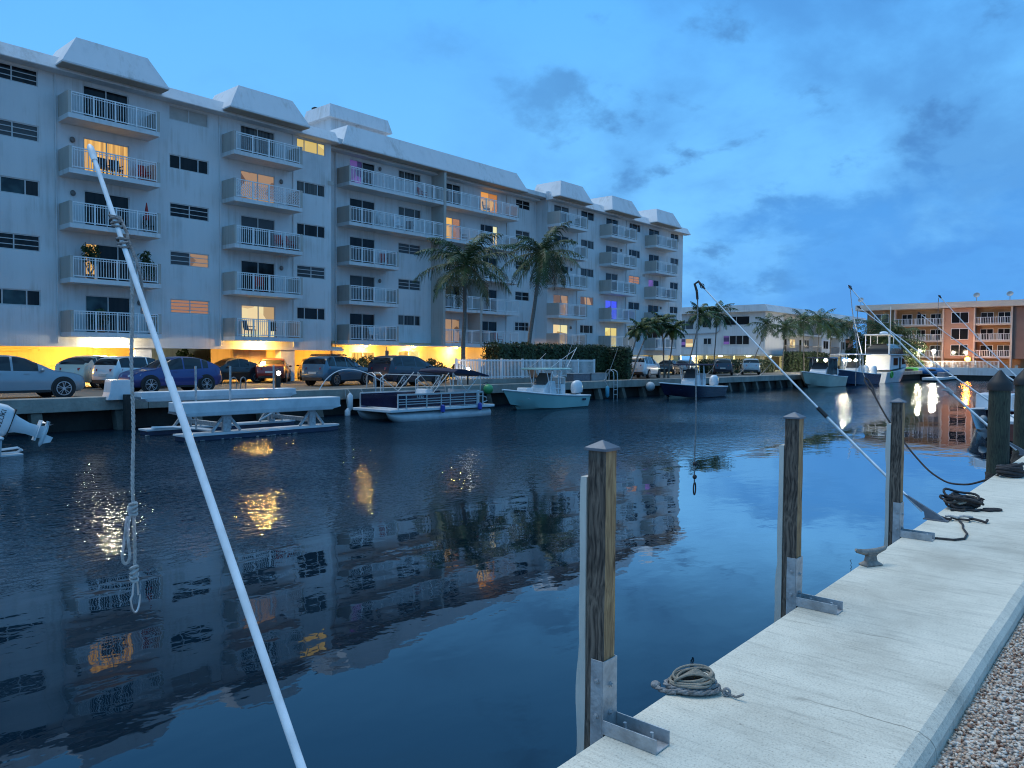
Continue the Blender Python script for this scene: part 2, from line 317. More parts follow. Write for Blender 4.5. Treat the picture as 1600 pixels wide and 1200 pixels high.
    def loft(s, rings, mi=0, close=True, cap=True, M4=None):
        n = len(rings[0]); k = len(rings); vs = [p for r in rings for p in r]
        m = n if close else n - 1
        fs = [(i * n + j, i * n + (j + 1) % n, (i + 1) * n + (j + 1) % n, (i + 1) * n + j) for i in range(k - 1) for j in range(m)]
        if cap: fs += [tuple(range(n - 1, -1, -1)), tuple((k - 1) * n + j for j in range(n))]
        return s.add(vs, fs, mi, M4)
    def build(s, name, mt, parent=None, smooth=False, world=False, bevel=0, fix=True, angle=40):
        me = bpy.data.meshes.new(name)
        vs = s.v
        if world and parent is not None:
            l = parent.location; vs = [(a - l.x, b - l.y, c - l.z) for a, b, c in vs]
        me.from_pydata(vs, [], s.f)
        mt = mt if isinstance(mt, (list, tuple)) else [mt]
        for x in mt: me.materials.append(M[x] if isinstance(x, str) else x)
        if len(mt) > 1: me.polygons.foreach_set('material_index', s.m)
        if fix and len(s.f) < 4000:
            bm = bmesh.new(); bm.from_mesh(me); bmesh.ops.recalc_face_normals(bm, faces=bm.faces); bm.to_mesh(me); bm.free()
        if smooth:
            me.shade_smooth(); me.set_sharp_from_angle(angle=R(angle))
        me.update()
        o = bpy.data.objects.new(name, me); COL.objects.link(o)
        if parent is not None: o.parent = parent
        if bevel:
            bv = o.modifiers.new('bevel', 'BEVEL'); bv.width = bevel; bv.segments = 2; bv.limit_method = 'ANGLE'
        return o

def tag(o, label, cat, group=None):
    o['label'] = label; o['category'] = cat
    if group: o['group'] = group
    return o
def thing(name, label, cat, loc=(0, 0, 0), rz=0.0, group=None, s=1.0):
    o = bpy.data.objects.new(name, None); COL.objects.link(o); o.empty_display_size = 0.3
    o.location = loc; o.rotation_euler = (0, 0, rz); o.scale = (s, s, s)
    return tag(o, label, cat, group)
def struct(o, kind='structure'): o['kind'] = kind; return o
def copy_tree(src, loc, rz, label, group=None, s=None):
    r = src.copy(); COL.objects.link(r); r.location = loc; r.rotation_euler = (0, 0, rz)
    if s: r.scale = (s, s, s)
    r['label'] = label
    if group: r['group'] = group
    for ch in src.children:
        c = ch.copy(); COL.objects.link(c); c.parent = r
        for g in ch.children:
            d = g.copy(); COL.objects.link(d); d.parent = c
    return r
def light(name, loc, col, W, r=0.08, parent=None, spot=None):
    l = bpy.data.lights.new(name, 'POINT'); l.color = col; l.energy = W; l.shadow_soft_size = r
    o = bpy.data.objects.new(name, l); COL.objects.link(o); o.location = loc
    if parent is not None:
        o.parent = parent; o.location = V(loc) - parent.location
    return o
def textmesh(txt, size, name, mt, parent, M4, bold=0.0):
    cu = bpy.data.curves.new(name, 'FONT'); cu.body = txt; cu.size = size; cu.align_x = 'CENTER'; cu.align_y = 'CENTER'; cu.offset = bold; cu.extrude = 0.002
    t = bpy.data.objects.new(name + '_tmp', cu); COL.objects.link(t)
    me = bpy.data.meshes.new_from_object(t.evaluated_get(bpy.context.evaluated_depsgraph_get()))
    bpy.data.objects.remove(t); me.transform(M4); me.materials.clear(); me.materials.append(M[mt]); me.name = name
    o = bpy.data.objects.new(name, me); COL.objects.link(o); o.parent = parent
    return o
# ------------------------------------------------------------------ setting
def sheet(name, x0, x1, y0, y1, z, mt, nx=1):
    m = MB(); m.add([(x0, y0, z), (x1, y0, z), (x1, y1, z), (x0, y1, z)], [(0, 1, 2, 3)])
    return struct(m.build(name, mt, fix=False))
def water():
    m, nt, b = nt_new('canal_water'); L = nt.links
    b.inputs['Base Color'].default_value = (0.002, 0.009, 0.020, 1); b.inputs['Roughness'].default_value = 0.015
    b.inputs['IOR'].default_value = 1.34
    w1 = node(nt, 'ShaderNodeTexNoise', Scale=1.0, Detail=3.0, Roughness=0.5); L.new(coords(nt, (0.5, 0.8, 1)), w1.inputs['Vector'])
    w2 = node(nt, 'ShaderNodeTexNoise', Scale=1.0, Detail=3.0, Roughness=0.55); L.new(coords(nt, (2.4, 3.4, 1)), w2.inputs['Vector'])
    w3 = node(nt, 'ShaderNodeTexNoise', Scale=1.0, Detail=2.0, Roughness=0.5); L.new(coords(nt, (4.5, 8.0, 1)), w3.inputs['Vector'])
    # wind-ruffled strip towards the far bank, mirror-calm water by our dock
    t = nt.nodes.new('ShaderNodeTexCoord'); sx = nt.nodes.new('ShaderNodeSeparateXYZ'); L.new(t.outputs['Object'], sx.inputs[0])
    pn = node(nt, 'ShaderNodeTexNoise', Scale=0.09, Detail=3.0); L.new(coords(nt), pn.inputs['Vector'])
    yy = node(nt, 'ShaderNodeMapRange'); yy.inputs[1].default_value = 9.5; yy.inputs[2].default_value = 14.5; L.new(sx.outputs['Y'], yy.inputs[0])
    xx = node(nt, 'ShaderNodeMapRange'); xx.inputs[1].default_value = 60.0; xx.inputs[2].default_value = 24.0; xx.inputs[3].default_value = 0.25; L.new(sx.outputs['X'], xx.inputs[0])
    pr = node(nt, 'ShaderNodeMapRange'); pr.inputs[1].default_value = 0.38; pr.inputs[2].default_value = 0.6; pr.inputs[3].default_value = 0.35; L.new(pn.outputs['Fac'], pr.inputs[0])
    k = node(nt, 'ShaderNodeMath', operation='MULTIPLY'); L.new(yy.outputs[0], k.inputs[0]); L.new(pr.outputs[0], k.inputs[1])
    k2 = node(nt, 'ShaderNodeMath', operation='MULTIPLY'); L.new(k.outputs[0], k2.inputs[0]); L.new(xx.outputs[0], k2.inputs[1])
    def mul(a, f):
        n = node(nt, 'ShaderNodeMath', operation='MULTIPLY'); L.new(a, n.inputs[0])
        if isinstance(f, float): n.inputs[1].default_value = f
        else: L.new(f, n.inputs[1])
        return n.outputs[0]
    def add(a, c):
        n = node(nt, 'ShaderNodeMath', operation='ADD'); L.new(a, n.inputs[0]); L.new(c, n.inputs[1]); return n.outputs[0]
    amp = node(nt, 'ShaderNodeMath', operation='ADD'); L.new(k2.outputs[0], amp.inputs[0]); amp.inputs[1].default_value = 0.03
    h = add(mul(w1.outputs['Fac'], 0.010), add(mul(mul(w2.outputs['Fac'], 0.045), amp.outputs[0]), mul(mul(w3.outputs['Fac'], 0.095), k2.outputs[0])))
    bp = node(nt, 'ShaderNodeBump', Strength=1.0, Distance=1.0); L.new(h, bp.inputs['Height'])
    # reflection grows towards grazing angles; ruffled water mirrors less of the far bank
    lw = node(nt, 'ShaderNodeLayerWeight', Blend=0.5); L.new(bp.outputs[0], lw.inputs['Normal'])
    rf = ramp(nt, lw.outputs['Facing'], [(0.0, (.03,) * 3), (0.45, (.065,) * 3), (0.56, (.105,) * 3), (0.63, (.15,) * 3), (0.70, (.26,) * 3), (0.79, (.64,) * 3), (0.93, (.74,) * 3), (1.0, (.9,) * 3)])
    q = node(nt, 'ShaderNodeMapRange'); q.inputs[1].default_value = 0.0; q.inputs[2].default_value = 0.7; q.inputs[3].default_value = 1.0; q.inputs[4].default_value = 0.48; L.new(k2.outputs[0], q.inputs[0])
    wgt = mul(rf.outputs[0], q.outputs[0])
    body = node(nt, 'ShaderNodeBsdfDiffuse'); body.inputs[0].default_value = (0.002, 0.010, 0.020, 1)
    gl_ = node(nt, 'ShaderNodeBsdfGlossy', Roughness=0.015); gl_.inputs[0].default_value = (0.93, 0.97, 1, 1); L.new(bp.outputs[0], gl_.inputs['Normal'])
    ms = nt.nodes.new('ShaderNodeMixShader'); L.new(wgt, ms.inputs[0]); L.new(body.outputs[0], ms.inputs[1]); L.new(gl_.outputs[0], ms.inputs[2])
    L.new(ms.outputs[0], nt.nodes['Material Output'].inputs[0]); nt.nodes.remove(b)
    mb = MB(); mb.add([(-1500, -1500, WZ), (2500, -1500, WZ), (2500, 2500, WZ), (-1500, 2500, WZ)], [(0, 1, 2, 3)])
    struct(mb.build('canal_water', m, fix=False))
water()

# our own dock: a concrete slab with a sloped inner kerb, then pebbles
def dock():
    random.seed(3)
    prof = [(1.80, -2.9), (1.80, -1.612), (1.788, -1.6), (0.86, -1.6), (0.803, -1.6), (0.762, -1.628), (0.742, -1.662), (0.737, -1.80)]
    xs = [-8 + 0.25 * i for i in range(int(68 / 0.25))]
    rings = []
    for x in xs:
        w = 0.004 * math.sin(x * 1.3) + random.uniform(-.002, .002); eg = .011 * (x - 2.3)
        rings.append([(x, y + (w if 0.70 < y < 0.83 else eg if y > 1.7 else 0), z) for y, z in prof])
    m = MB(); m.loft(rings, close=False, cap=False)
    struct(m.build('dock_walkway', 'dockconcrete', smooth=True, angle=25))
dock()
sheet('ground', -400, 900, -900, 0.74, -1.715, 'gravel')
def pebbles():
    rng = np.random.default_rng(5); N = 9000
    ico = bmesh.new(); bmesh.ops.create_icosphere(ico, subdivisions=1, radius=1.0)
    bv = np.array([v.co[:] for v in ico.verts]); bf = np.array([[v.index for v in f.verts] for f in ico.faces]); ico.free()
    X = 3.0 + 4.6 * rng.random(N) ** 1.25; Y = 0.728 - 0.75 * rng.random(N) ** 1.1
    r = 0.0055 + 0.006 * rng.random(N)
    sc = r[:, None] * (0.7 + 0.6 * rng.random((N, 3))); sc[:, 2] *= 0.75
    vs = bv[None] * (1 + 0.14 * rng.standard_normal((N, 12, 1))) * sc[:, None, :]
    a = rng.random(N) * 6.283; ca, sa = np.cos(a)[:, None], np.sin(a)[:, None]
    x = vs[:, :, 0] * ca - vs[:, :, 1] * sa; y = vs[:, :, 0] * sa + vs[:, :, 1] * ca
    z = vs[:, :, 2] + (-1.715 + 0.004 + 0.008 * rng.random(N))[:, None]
    P = np.stack([x + X[:, None], y + Y[:, None], z], -1).reshape(-1, 3)
    Fc = (bf[None] + (np.arange(N) * 12)[:, None, None]).reshape(-1, 3)
    me = bpy.data.meshes.new('pebble_bed'); me.from_pydata(P.tolist(), [], Fc.tolist())
    cols = [((0.66, 0.58, 0.50), 'a'), ((0.46, 0.31, 0.22), 'b'), ((0.20, 0.09, 0.05), 'c'), ((0.56, 0.44, 0.34), 'd'), ((0.34, 0.26, 0.21), 'e')]
    for c, k in cols: me.materials.append(mat('pebble_' + k, c, tuple(q * .75 for q in c), 60, 0.6))
    me.polygons.foreach_set('material_index', np.repeat(rng.choice(5, N, p=[.34, .22, .12, .2, .12]), len(bf)).astype(np.int32))
    me.shade_smooth(); o = bpy.data.objects.new('pebble_bed', me); COL.objects.link(o)
    tag(o, 'loose brown, cream and white pebbles beside the concrete dock', 'gravel'); o['kind'] = 'stuff'
pebbles()

# far bank
sheet('parking_ground', -400, 128.6, 29.25, 1500, G, 'asphalt')
sheet('end_bank_ground', 128.6, 1500, -600, 1500, G + 0.004, 'asphalt')
def seawall():
    t = thing('seawall', 'long grey concrete seawall with a thick cap on dark pilings across the canal', 'seawall', (40, 29, WZ))
    m = MB(); random.seed(2)
    x = -30
    while x < 128:
        w = 6.1; m.box(x, x + w - 0.02, 28.85, 29.6, -1.98 + random.uniform(-.01, .01), -1.5 + random.uniform(-.012, .012)); x += w
    m.build('cap', 'capcon', t, world=True, bevel=0.02)
    m = MB(); m.box(-30, 128, 29.35, 29.7, -3.2, -1.985); m.build('panel', 'darkwall', t, world=True)
    x = 3.4
    while x < 100:
        m = MB(); w = 0.17
        m.hexa([(x - w, 28.55, -3.2), (x + w, 28.55, -3.2), (x + w, 28.95, -3.2), (x - w, 28.95, -3.2)],
               [(x - w, 28.92, -1.99), (x + w, 28.92, -1.99), (x + w, 29.3, -1.99), (x - w, 29.3, -1.99)])
        m.build('pile', 'piling', t, world=True)
        x += 2.75 + random.uniform(-.15, .15)
seawall()
def endwall():
    t = thing('basin_wall', 'low white wall closing the canal in front of the orange apartment block', 'seawall', (128.3, 20, WZ))
    m = MB(); m.box(128, 128.6, -60, 45, -2.05, -0.95); m.build('white_face', 'w2', t, world=True)
    m = MB(); m.box(128.15, 128.7, -60, 45, -3.2, -2.055); m.build('dark_base', 'darkwall', t, world=True)  # near-black base below the white face
    m = MB()
    for y in np.arange(12, 27.2, 1.25): m.box(128.1, 128.4, y, y + .35, -.948, -.55)
    m.build('cap_post', 'pink', t, world=True)
endwall()

# ------------------------------------------------------------------ the long apartment block
ZT = [2.15 + 2.628 * k for k in range(5)]
def wallholes(m, x0, x1, z0, z1, holes, y, d=0.14, mi=0):
    xs = sorted({x0, x1, *[h[0] for h in holes], *[h[1] for h in holes]}); zs = sorted({z0, z1, *[h[2] for h in holes], *[h[3] for h in holes]})
    xs = [x for x in xs if x0 <= x <= x1]; zs = [z for z in zs if z0 <= z <= z1]
    for a, b in zip(xs, xs[1:]):
        for c, e in zip(zs, zs[1:]):
            mx, mz = (a + b) / 2, (c + e) / 2
            if any(h[0] < mx < h[1] and h[2] < mz < h[3] for h in holes): continue
            m.add([(a, y, c), (b, y, c), (b, y, e), (a, y, e)], [(0, 1, 2, 3)], mi)
    for a, b, c, e in holes:
        p = [(a, y, c), (b, y, c), (b, y, e), (a, y, e)]; q = [(a, y + d, c), (b, y + d, c), (b, y + d, e), (a, y + d, e)]
        m.add(p + q, [(0, 4, 5, 1), (1, 5, 6, 2), (2, 6, 7, 3), (3, 7, 4, 0)], mi)
def fill(parent, name, x0, x1, z0, z1, y, panes, div=2, hb=0, fr='frame', w=0.055):
    """frame + glazing in an opening: panes = one material or a list, one per light"""
    m = MB(); f0, f1 = y + 0.03, y + 0.10
    m.box(x0, x1, f0, f1, z0, z0 + w); m.box(x0, x1, f0, f1, z1 - w, z1); m.box(x0, x0 + w, f0, f1, z0 + w, z1 - w); m.box(x1 - w, x1, f0, f1, z0 + w, z1 - w)
    ed = [0, .27, .73, 1] if div == 3 else [i / div for i in range(div + 1)]
    for e in ed[1:-1]:
        xc = x0 + (x1 - x0) * e; m.box(xc - w / 2, xc + w / 2, f0 + .003, f1, z0 + w, z1 - w)
    for i in range(hb):
        zc = z0 + (z1 - z0) * (i + 1) / (hb + 1); m.box(x0 + w, x1 - w, f0 + .006, f1, zc - .018, zc + .018)
    fo = m.build(name, fr, parent, world=True)
    if not isinstance(panes, (list, tuple)): panes = [panes] * div
    uq = list(dict.fromkeys(panes)); m = MB()
    for i, pm in enumerate(panes):
        a, b = x0 + (x1 - x0) * ed[i], x0 + (x1 - x0) * ed[i + 1]
        m.add([(a, y + .075, z0), (b, y + .075, z0), (b, y + .075, z1), (a, y + .075, z1)], [(0, 1, 2, 3)], uq.index(pm))
    p = m.build('pane', uq, None, fix=False)
    p.parent = fo
    me = p.data; me.transform(Matrix.Translation(-parent.location))
    return fo
def rail_mesh(x0, x1, y, zt, panel=1.0, step=0.125, lattice=False):
    m = MB(); zb = zt - 0.97
    m.box(x0, x1, y, y + .06, zt - .05, zt); m.box(x0, x1, y + .005, y + .05, zb, zb + .045)
    if not lattice: m.box(x0, x1, y + .008, y + .048, zt - .15, zt - .12)
    n = max(2, round((x1 - x0) / panel))
    for i in range(n + 1):
        xc = x0 + (x1 - x0) * i / n; m.box(xc - .035, xc + .035, y - .006, y + .056, zb - .05, zt - .051)
    if lattice:
        h = .72; k = int((x1 - x0) / .16)
        for i in range(-5, k + 1):
            for sg in (1, -1):
                a = x0 + i * .16; b = a + h
                s0, s1 = max(a, x0), min(b, x1)
                if s1 - s0 < .1: continue
                za, zb2 = zb + .05 + (s0 - a), zb + .05 + (s1 - a)
                if sg < 0: za, zb2 = zb + .05 + h - (s0 - a), zb + .05 + h - (s1 - a)
                m.bar((s0, y + .03 + sg * .006, za), (s1, y + .03 + sg * .006, zb2), .035, .012)
    k = int((x1 - x0) / step)
    for i in range(1, k):
        xc = x0 + (x1 - x0) * i / k
        m.box(xc - .011, xc + .011, y + .014, y + .042, zb + .046, zt - .051)
    return m
def balcony(parent, x0, x1, yf, yw, zt, left=True, right=True, lattice=False, panel=1.0, step=.125):
    m = MB(); a, b = x0 - .2, x1 + .2
    m.box(a, b, yf - .05, yw - .002, zt - 1.28, zt - 1.05)
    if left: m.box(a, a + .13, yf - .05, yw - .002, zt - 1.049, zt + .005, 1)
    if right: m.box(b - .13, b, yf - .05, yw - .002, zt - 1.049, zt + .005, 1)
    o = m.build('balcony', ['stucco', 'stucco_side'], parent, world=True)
    r = rail_mesh(x0 - (.05 if left else .2), x1 + (.05 if right else .2), yf, zt, panel, step, lattice).build('railing', 'rail', None, fix=False)
    r.data.transform(Matrix.Translation(-parent.location)); r.parent = o
    return o

B = thing('apartment_building', 'long white six storey apartment block with balconies and sloped white roof hoods', 'building', (35, 46, G))
YL, YM, YR = 41.8, 43.15, 41.8
def dh(k): return (ZT[k] - 1.045, ZT[k] + 0.87)           # sliding-door opening heights
def wh(k): return (ZT[k] + 0.17, ZT[k] + 0.95)            # window opening heights
# (x0, x1, [pane per floor 1..5], div per floor, bars per floor)
gl, gb, gc, gt, sh = 'glass', 'glass_b', 'glass_c', 'glass_t', 'shutter'
WIN_L = [(3.0, 5.2, [gl, gb, gl, gl, gb], [2, 2, 3, 2, 2], [0, 2, 0, 2, 0]),
         (11.05, 13.28, [[gl, gt, gl], gl, [gl, gt, gl], gb, gl], [3, 2, 3, 2, 2], [0, 2, 0, 2, 2]),
         (19.62, 21.87, ['lit_b', [gb, 'lit_dim'], gl, gl, sh], [2, 2, 2, 3, 2], [3, 2, 2, 0, 0]),
         (27.62, 29.75, [gl, gb, gl, gc, 'lit_pale'], [3, 2, 3, 3, 3], [0, 2, 0, 0, 0])]
DOOR_L = [(6.9, 9.2, [gl, gc, gl, gl, gl]), (15.28, 17.5, ['lit0', ['lit_y', gl, gl], gl, 'lit_y', gl]), (23.83, 26.1, ['lit_w', gl, gb, 'lit_dim', gc])]
WIN_R = [(57.8, 59.9, [gc, 'lit_dim', gc, gc, gl], [3, 2, 2, 2, 2], [0, 0, 0, 0, 0]),
         (66.0, 68.1, [gl, gl, 'lit_b', gl, gl], [2, 2, 2, 3, 3], [0, 0, 2, 0, 0]),
         (74.3, 76.05, [gl, gl, gl, gc, gl], [2, 2, 2, 2, 2], [0, 0, 0, 0, 0])]
DOOR_R = [(53.75, 55.95, ['lit_w', 'lit_dim', gl, gl, gb]), (61.9, 64.0, ['lit_pale', 'lit_blue', gb, gb, gl]), (69.8, 71.9, [gl, gl, ['lit_violet', gl], gl, gl])]
WIN_M = [(37.05, 39.25, [gc, gb, gb, gb, gc], [3, 2, 2, 3, 3], [0, 2, 2, 0, 0]), (50.15, 52.05, [gl, gl, gl, gb, gl], [3, 2, 2, 2, 2], [1, 1, 1, 1, 1])]
DOOR_M = [(32.7, 34.9, [gl, gb, gl, gl, ['lit_violet', gl]]), (41.72, 43.45, ['lit_dim', gl, gl, ['lit_o', 'lit_b'], gl]), (45.75, 47.85, [gl, gl, gl, [gl, gl, 'lit_w'], 'lit_o'])]
def facade(x0, x1, y, wins, doors, zb):
    holes = []
    for a, b, *_ in wins: holes += [(a, b, *wh(k)) for k in range(5)]
    for a, b, *_ in doors: holes += [(a, b, *dh(k)) for k in range(5)]
    m = MB(); wallholes(m, x0, x1, zb, 13.9, holes, y); m.build('wall', 'stucco', B, world=True, fix=False)
    for a, b, ps, dv, hb in wins:
        for k in range(5): fill(B, 'window', a, b, *wh(k), y, ps[k], dv[k], hb[k], 'frame' if ps[k] != gb else 'frame')
    for a, b, ps in doors:
        for k in range(5):
            p = ps[k]; dv = len(p) if isinstance(p, list) else 2
            if p == 'lit0': p, dv = ['glass_t', gl], 2
            fill(B, 'sliding_door', a, b, *dh(k), y, p, dv, 0)
facade(-9.0, 30.2, YL, WIN_L, DOOR_L, 0.5)
facade(30.2, 52.9, YM, WIN_M, DOOR_M, 1.05)
facade(52.9, 77.0, YR, WIN_R, DOOR_R, 0.5)
m = MB()
m.add([(52.9, YR, .5), (52.9, YM, .5), (52.9, YM, 13.9), (52.9, YR, 13.9)], [(0, 1, 2, 3)])
m.box(76.9, 77.0, YR + .15, 58, G, 13.9); m.box(-9, -8.9, YR + .15, 58, G, 13.9)
wallholes(m, -9, 77, .5, 13.9, [], 58)
m.build('end_wall', 'stucco', B, world=True)
m = MB(); m.box(-9, 77, YL + .02, 58, 13.905, 14.25); m.build('roof_deck', 'roof', B, world=True)
m = MB(); m.box(-8.85, 31.2, YL + .16, 57.9, .505, .62); m.box(49.3, 76.8, YR + .16, 57.9, .505, .62); m.box(31.25, 49.25, 43.3, 57.9, .9, 1.02)
m.build('garage_ceiling', 'ceil', B, world=True)
m = MB(); m.box(-9, 31.2, YL + .004, YL + .15, .38, .499); m.box(49.3, 77, YR + .004, YR + .15, .38, .499)
m.build('ceiling_beam', 'stucco', B, world=True)
# roof strips between the hoods
def strip(x0, x1, y):
    m = MB(); m.prism([(y - .72, 13.74), (y - .70, 13.70), (y + .04, 13.70), (y + .04, 14.43), (y - .30, 14.43)], 'x', x0, x1)
    m.build('roof_strip', 'roof', B, world=True)
strip(-9, 30.3, YL); strip(30.302, 52.6, YM); strip(52.602, 77.45, YR)
def hood(x0, x1, y, back, zb=13.95, zt=15.42, ins=.85, up=.62):
    m = MB()
    m.hexa([(x0, y, zb), (x1, y, zb), (x1, back, zb), (x0, back, zb)], [(x0 + ins, y + up, zt), (x1 - ins, y + up, zt), (x1 - ins, back, zt), (x0 + ins, back, zt)])
    m.box(x0 + .006, x1 - .006, y + .006, back - .01, zb - .06, zb - .002)
    o = m.build('roof_hood', 'roof', B, world=True)
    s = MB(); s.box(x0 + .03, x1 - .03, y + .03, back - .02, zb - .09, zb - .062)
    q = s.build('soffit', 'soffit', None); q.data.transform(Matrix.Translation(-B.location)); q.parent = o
for a, b in ((5.9, 10.3), (14.33, 18.31), (22.87, 26.95)): hood(a - .5, b + .65, 40.28, 43.6)
hood(31.0, 50.0, 41.62, 45.0)
for a, b in ((53.0, 56.8), (61.0, 65.05), (69.2, 73.2)): hood(a - .35, b + .75, 40.28, 43.6)
# balconies
YBF = 40.5
for a, b in ((5.9, 10.3), (14.33, 18.31), (22.87, 26.95)):
    for k in range(5): balcony(B, a, b, YBF, YL, ZT[k], lattice=(a > 20 and k == 3))
for a, b in ((53.0, 56.8), (61.0, 65.05), (69.2, 73.2)):
    for k in range(5): balcony(B, a, b, YBF, YR, ZT[k], panel=.95, step=.16)
YMF = 41.85
for k in range(3): balcony(B, 31.85, 35.75, YMF, YM, ZT[k])
for k in (3, 4):
    balcony(B, 31.85, 40.1, YMF, YM, ZT[k], right=False); balcony(B, 40.55, 48.8, YMF, YM, ZT[k], left=False, panel=.9)
for k in range(3):
    balcony(B, 40.75, 44.25, YMF, YM, ZT[k], left=False, right=False, panel=.95); balcony(B, 44.75, 48.9, YMF, YM, ZT[k], left=(k > 0), right=False, panel=.95)
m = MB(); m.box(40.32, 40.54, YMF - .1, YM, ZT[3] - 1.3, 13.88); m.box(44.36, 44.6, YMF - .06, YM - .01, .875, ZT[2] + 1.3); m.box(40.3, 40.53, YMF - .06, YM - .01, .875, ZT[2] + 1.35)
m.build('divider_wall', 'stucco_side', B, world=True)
m = MB(); m.box(31.3, 49.3, YMF - .06, YM - .003, .80, .868); m.build('canopy_beam', 'stucco', B, world=True)
for x, y in ((14.0, YL), (22.52, YL), (27.35, YL), (57.2, YR), (65.45, YR), (48.95, YM), (31.5, YM)):
    m = MB(); m.tube([(x, y - .05, .55 if x != 48.95 else 1.1), (x, y - .05, 13.7)], .04, 6); m.build('downspout', 'stucco', B, world=True)
# penthouse
m = MB(); m.box(33.5, 38.55, 46.4, 49.2, 14.25, 17.08); po = m.build('penthouse', 'roof', B, world=True)
m = MB(); m.hexa([(33.1, 46.0, 17.08), (38.9, 46.0, 17.08), (38.9, 49.4, 17.08), (33.1, 49.4, 17.08)], [(33.35, 46.25, 18.08), (38.65, 46.25, 18.08), (38.65, 49.2, 18.08), (33.35, 49.2, 18.08)])
q = m.build('penthouse_roof', 'roof', None); q.data.transform(Matrix.Translation(-B.location)); q.parent = po
m = MB(); m.box(33.6, 34.1, 48.5, 48.9, 18.083, 18.35); q = m.build('vent', 'black', None); q.data.transform(Matrix.Translation(-B.location)); q.parent = po
# ground storey
m = MB(); m.box(-9, 20.2, 48, 48.2, G, .5); m.box(31.3, 31.5, 43.4, 48, G, .89); m.build('garage_wall', 'yellow', B, world=True)
m = MB(); m.box(27.6, 31.29, 48, 48.2, G, .5); m.build('garage_wall', 'yellow', B, world=True)
m = MB(); m.box(49.4, 76.8, 50, 50.2, G, .5); m.build('garage_wall', 'pale', B, world=True)
m = MB(); m.box(22.5, 35, 57.5, 57.7, G, .5); m.build('garage_wall', 'pale', B, world=True)
m = MB()
m.prism([(24.3, 43.15), (26.3, 43.15), (26.3, 45.6), (27.5, 45.6), (27.5, 45.75), (24.0, 45.75), (24.0, 43.35), (24.1, 43.2)], 'z', G, .5)
co = m.build('stair_core', 'yellow', B, world=True)
m = MB(); m.box(25.1, 25.85, 43.11, 43.146, G, .25); q = m.build('core_door', 'lobby', None); q.data.transform(Matrix.Translation(-B.location)); q.parent = co
for x0, x1, mt_ in ((17.75, 18.65, 'stucco'), (26.55, 27.55, 'stucco'), (8.5, 9.3, 'stucco'), (0, .8, 'stucco'), (62.0, 62.7, 'stucco'), (66.2, 66.9, 'stucco'), (70.2, 71.2, 'yellow'), (75.5, 76.6, 'yellow')):
    m = MB(); m.box(x0, x1, YL + .155, YL + .75, G, .504); m.build('column', mt_, B, world=True)
m = MB(); LH = [(32.85, 34.95, G + .02, .35), (37.1, 39.2, -.9, .48)]
wallholes(m, 31.3, 49.3, G, 1.05, LH, 43.2); m.box(49.2, 49.3, 43.25, 50, G, .9); m.build('lobby_wall', 'lobby', B, world=True)
fill(B, 'sliding_door', *LH[0], 43.2, 'lit_y', 2); fill(B, 'window', *LH[1], 43.2, ['lit_y', 'lit_pale'], 2)
for x in (43.5, 46.9):
    m = MB(); m.box(x, x + .9, 43.17, 43.198, G, .45); q = m.build('door', 'lobby', B, world=True)
m = MB(); m.tube([(9, 47.6, .35), (15.0, 47.6, .33), (15.0, 47.6, .2)], .05, 6); m.tube([(9, 47.7, .2), (14.2, 47.7, .18)], .04, 6); m.build('pipe', 'yellow', B, world=True)
m = MB()
for x in (9.7, 11.4): m.box(x, x + .1, 41.2, 41.3, 14.43, 14.65)
m.build('floodlight', 'black', B, world=True)

def ceiling_lamp(x, y, z, kind, label, W, r=.19, grp='ceiling lamps under the apartment block'):
    t = thing('ceiling_lamp', label, 'lamp', (x, y, z), group=grp)
    m = MB(); m.lathe([(r, 0), (r, -.03), (r * .9, -.045)], 12); m.build('fitting', 'rail', t)
    m = MB(); m.lathe([(r * .85, -.047), (r * .7, -.09), (.02, -.11)], 12); m.build('globe', {'y': 'lamp_y', 'w': 'lamp_w', 'c': 'lamp_c'}[kind], t)
    if W: light('lamp_light', (x, y, z - .2), {'y': (1, .52, .1), 'w': (1, .82, .52), 'c': (.95, 1, .8)}[kind], W, .16, t)
YW = 250
ceiling_lamp(16.25, 41.2, .855, 'w', 'bright white lamp under the leftmost lit balcony stack', 260)
ceiling_lamp(24.75, 41.2, .855, 'y', 'yellow lamp under the balcony stack before the red car', 520)
for x, w in zip((33.6, 38.0, 42.4, 48.0), ('above the lit lobby sliding door', 'above the lobby window', 'just left of the tall palm trunk', 'beside the closed red parasol')):
    ceiling_lamp(x, 42.5, .795, 'y', 'yellow lamp under the canopy ' + w, 420, .15)
ceiling_lamp(10.0, 44.8, .50, 'y', 'garage ceiling lamp over the leftmost orange wall', 1300)
ceiling_lamp(17.0, 45.0, .50, 'y', 'garage ceiling lamp over the orange wall behind the white SUV', 1200)
ceiling_lamp(28.6, 45.4, .50, 'y', 'garage ceiling lamp over the wall behind the roof rack SUV', 420)
ceiling_lamp(22.0, 51.5, .50, 'c', 'pale lamp in the open garage bay with plants', 420)
ceiling_lamp(58.5, 45.5, .50, 'w', 'garage lamp behind the end of the hedge', 260)
ceiling_lamp(66.5, 45.5, .50, 'w', 'garage lamp behind the white pickup shaped SUV', 340)
ceiling_lamp(73.6, 44.0, .50, 'c', 'garage lamp between the two orange columns', 220)
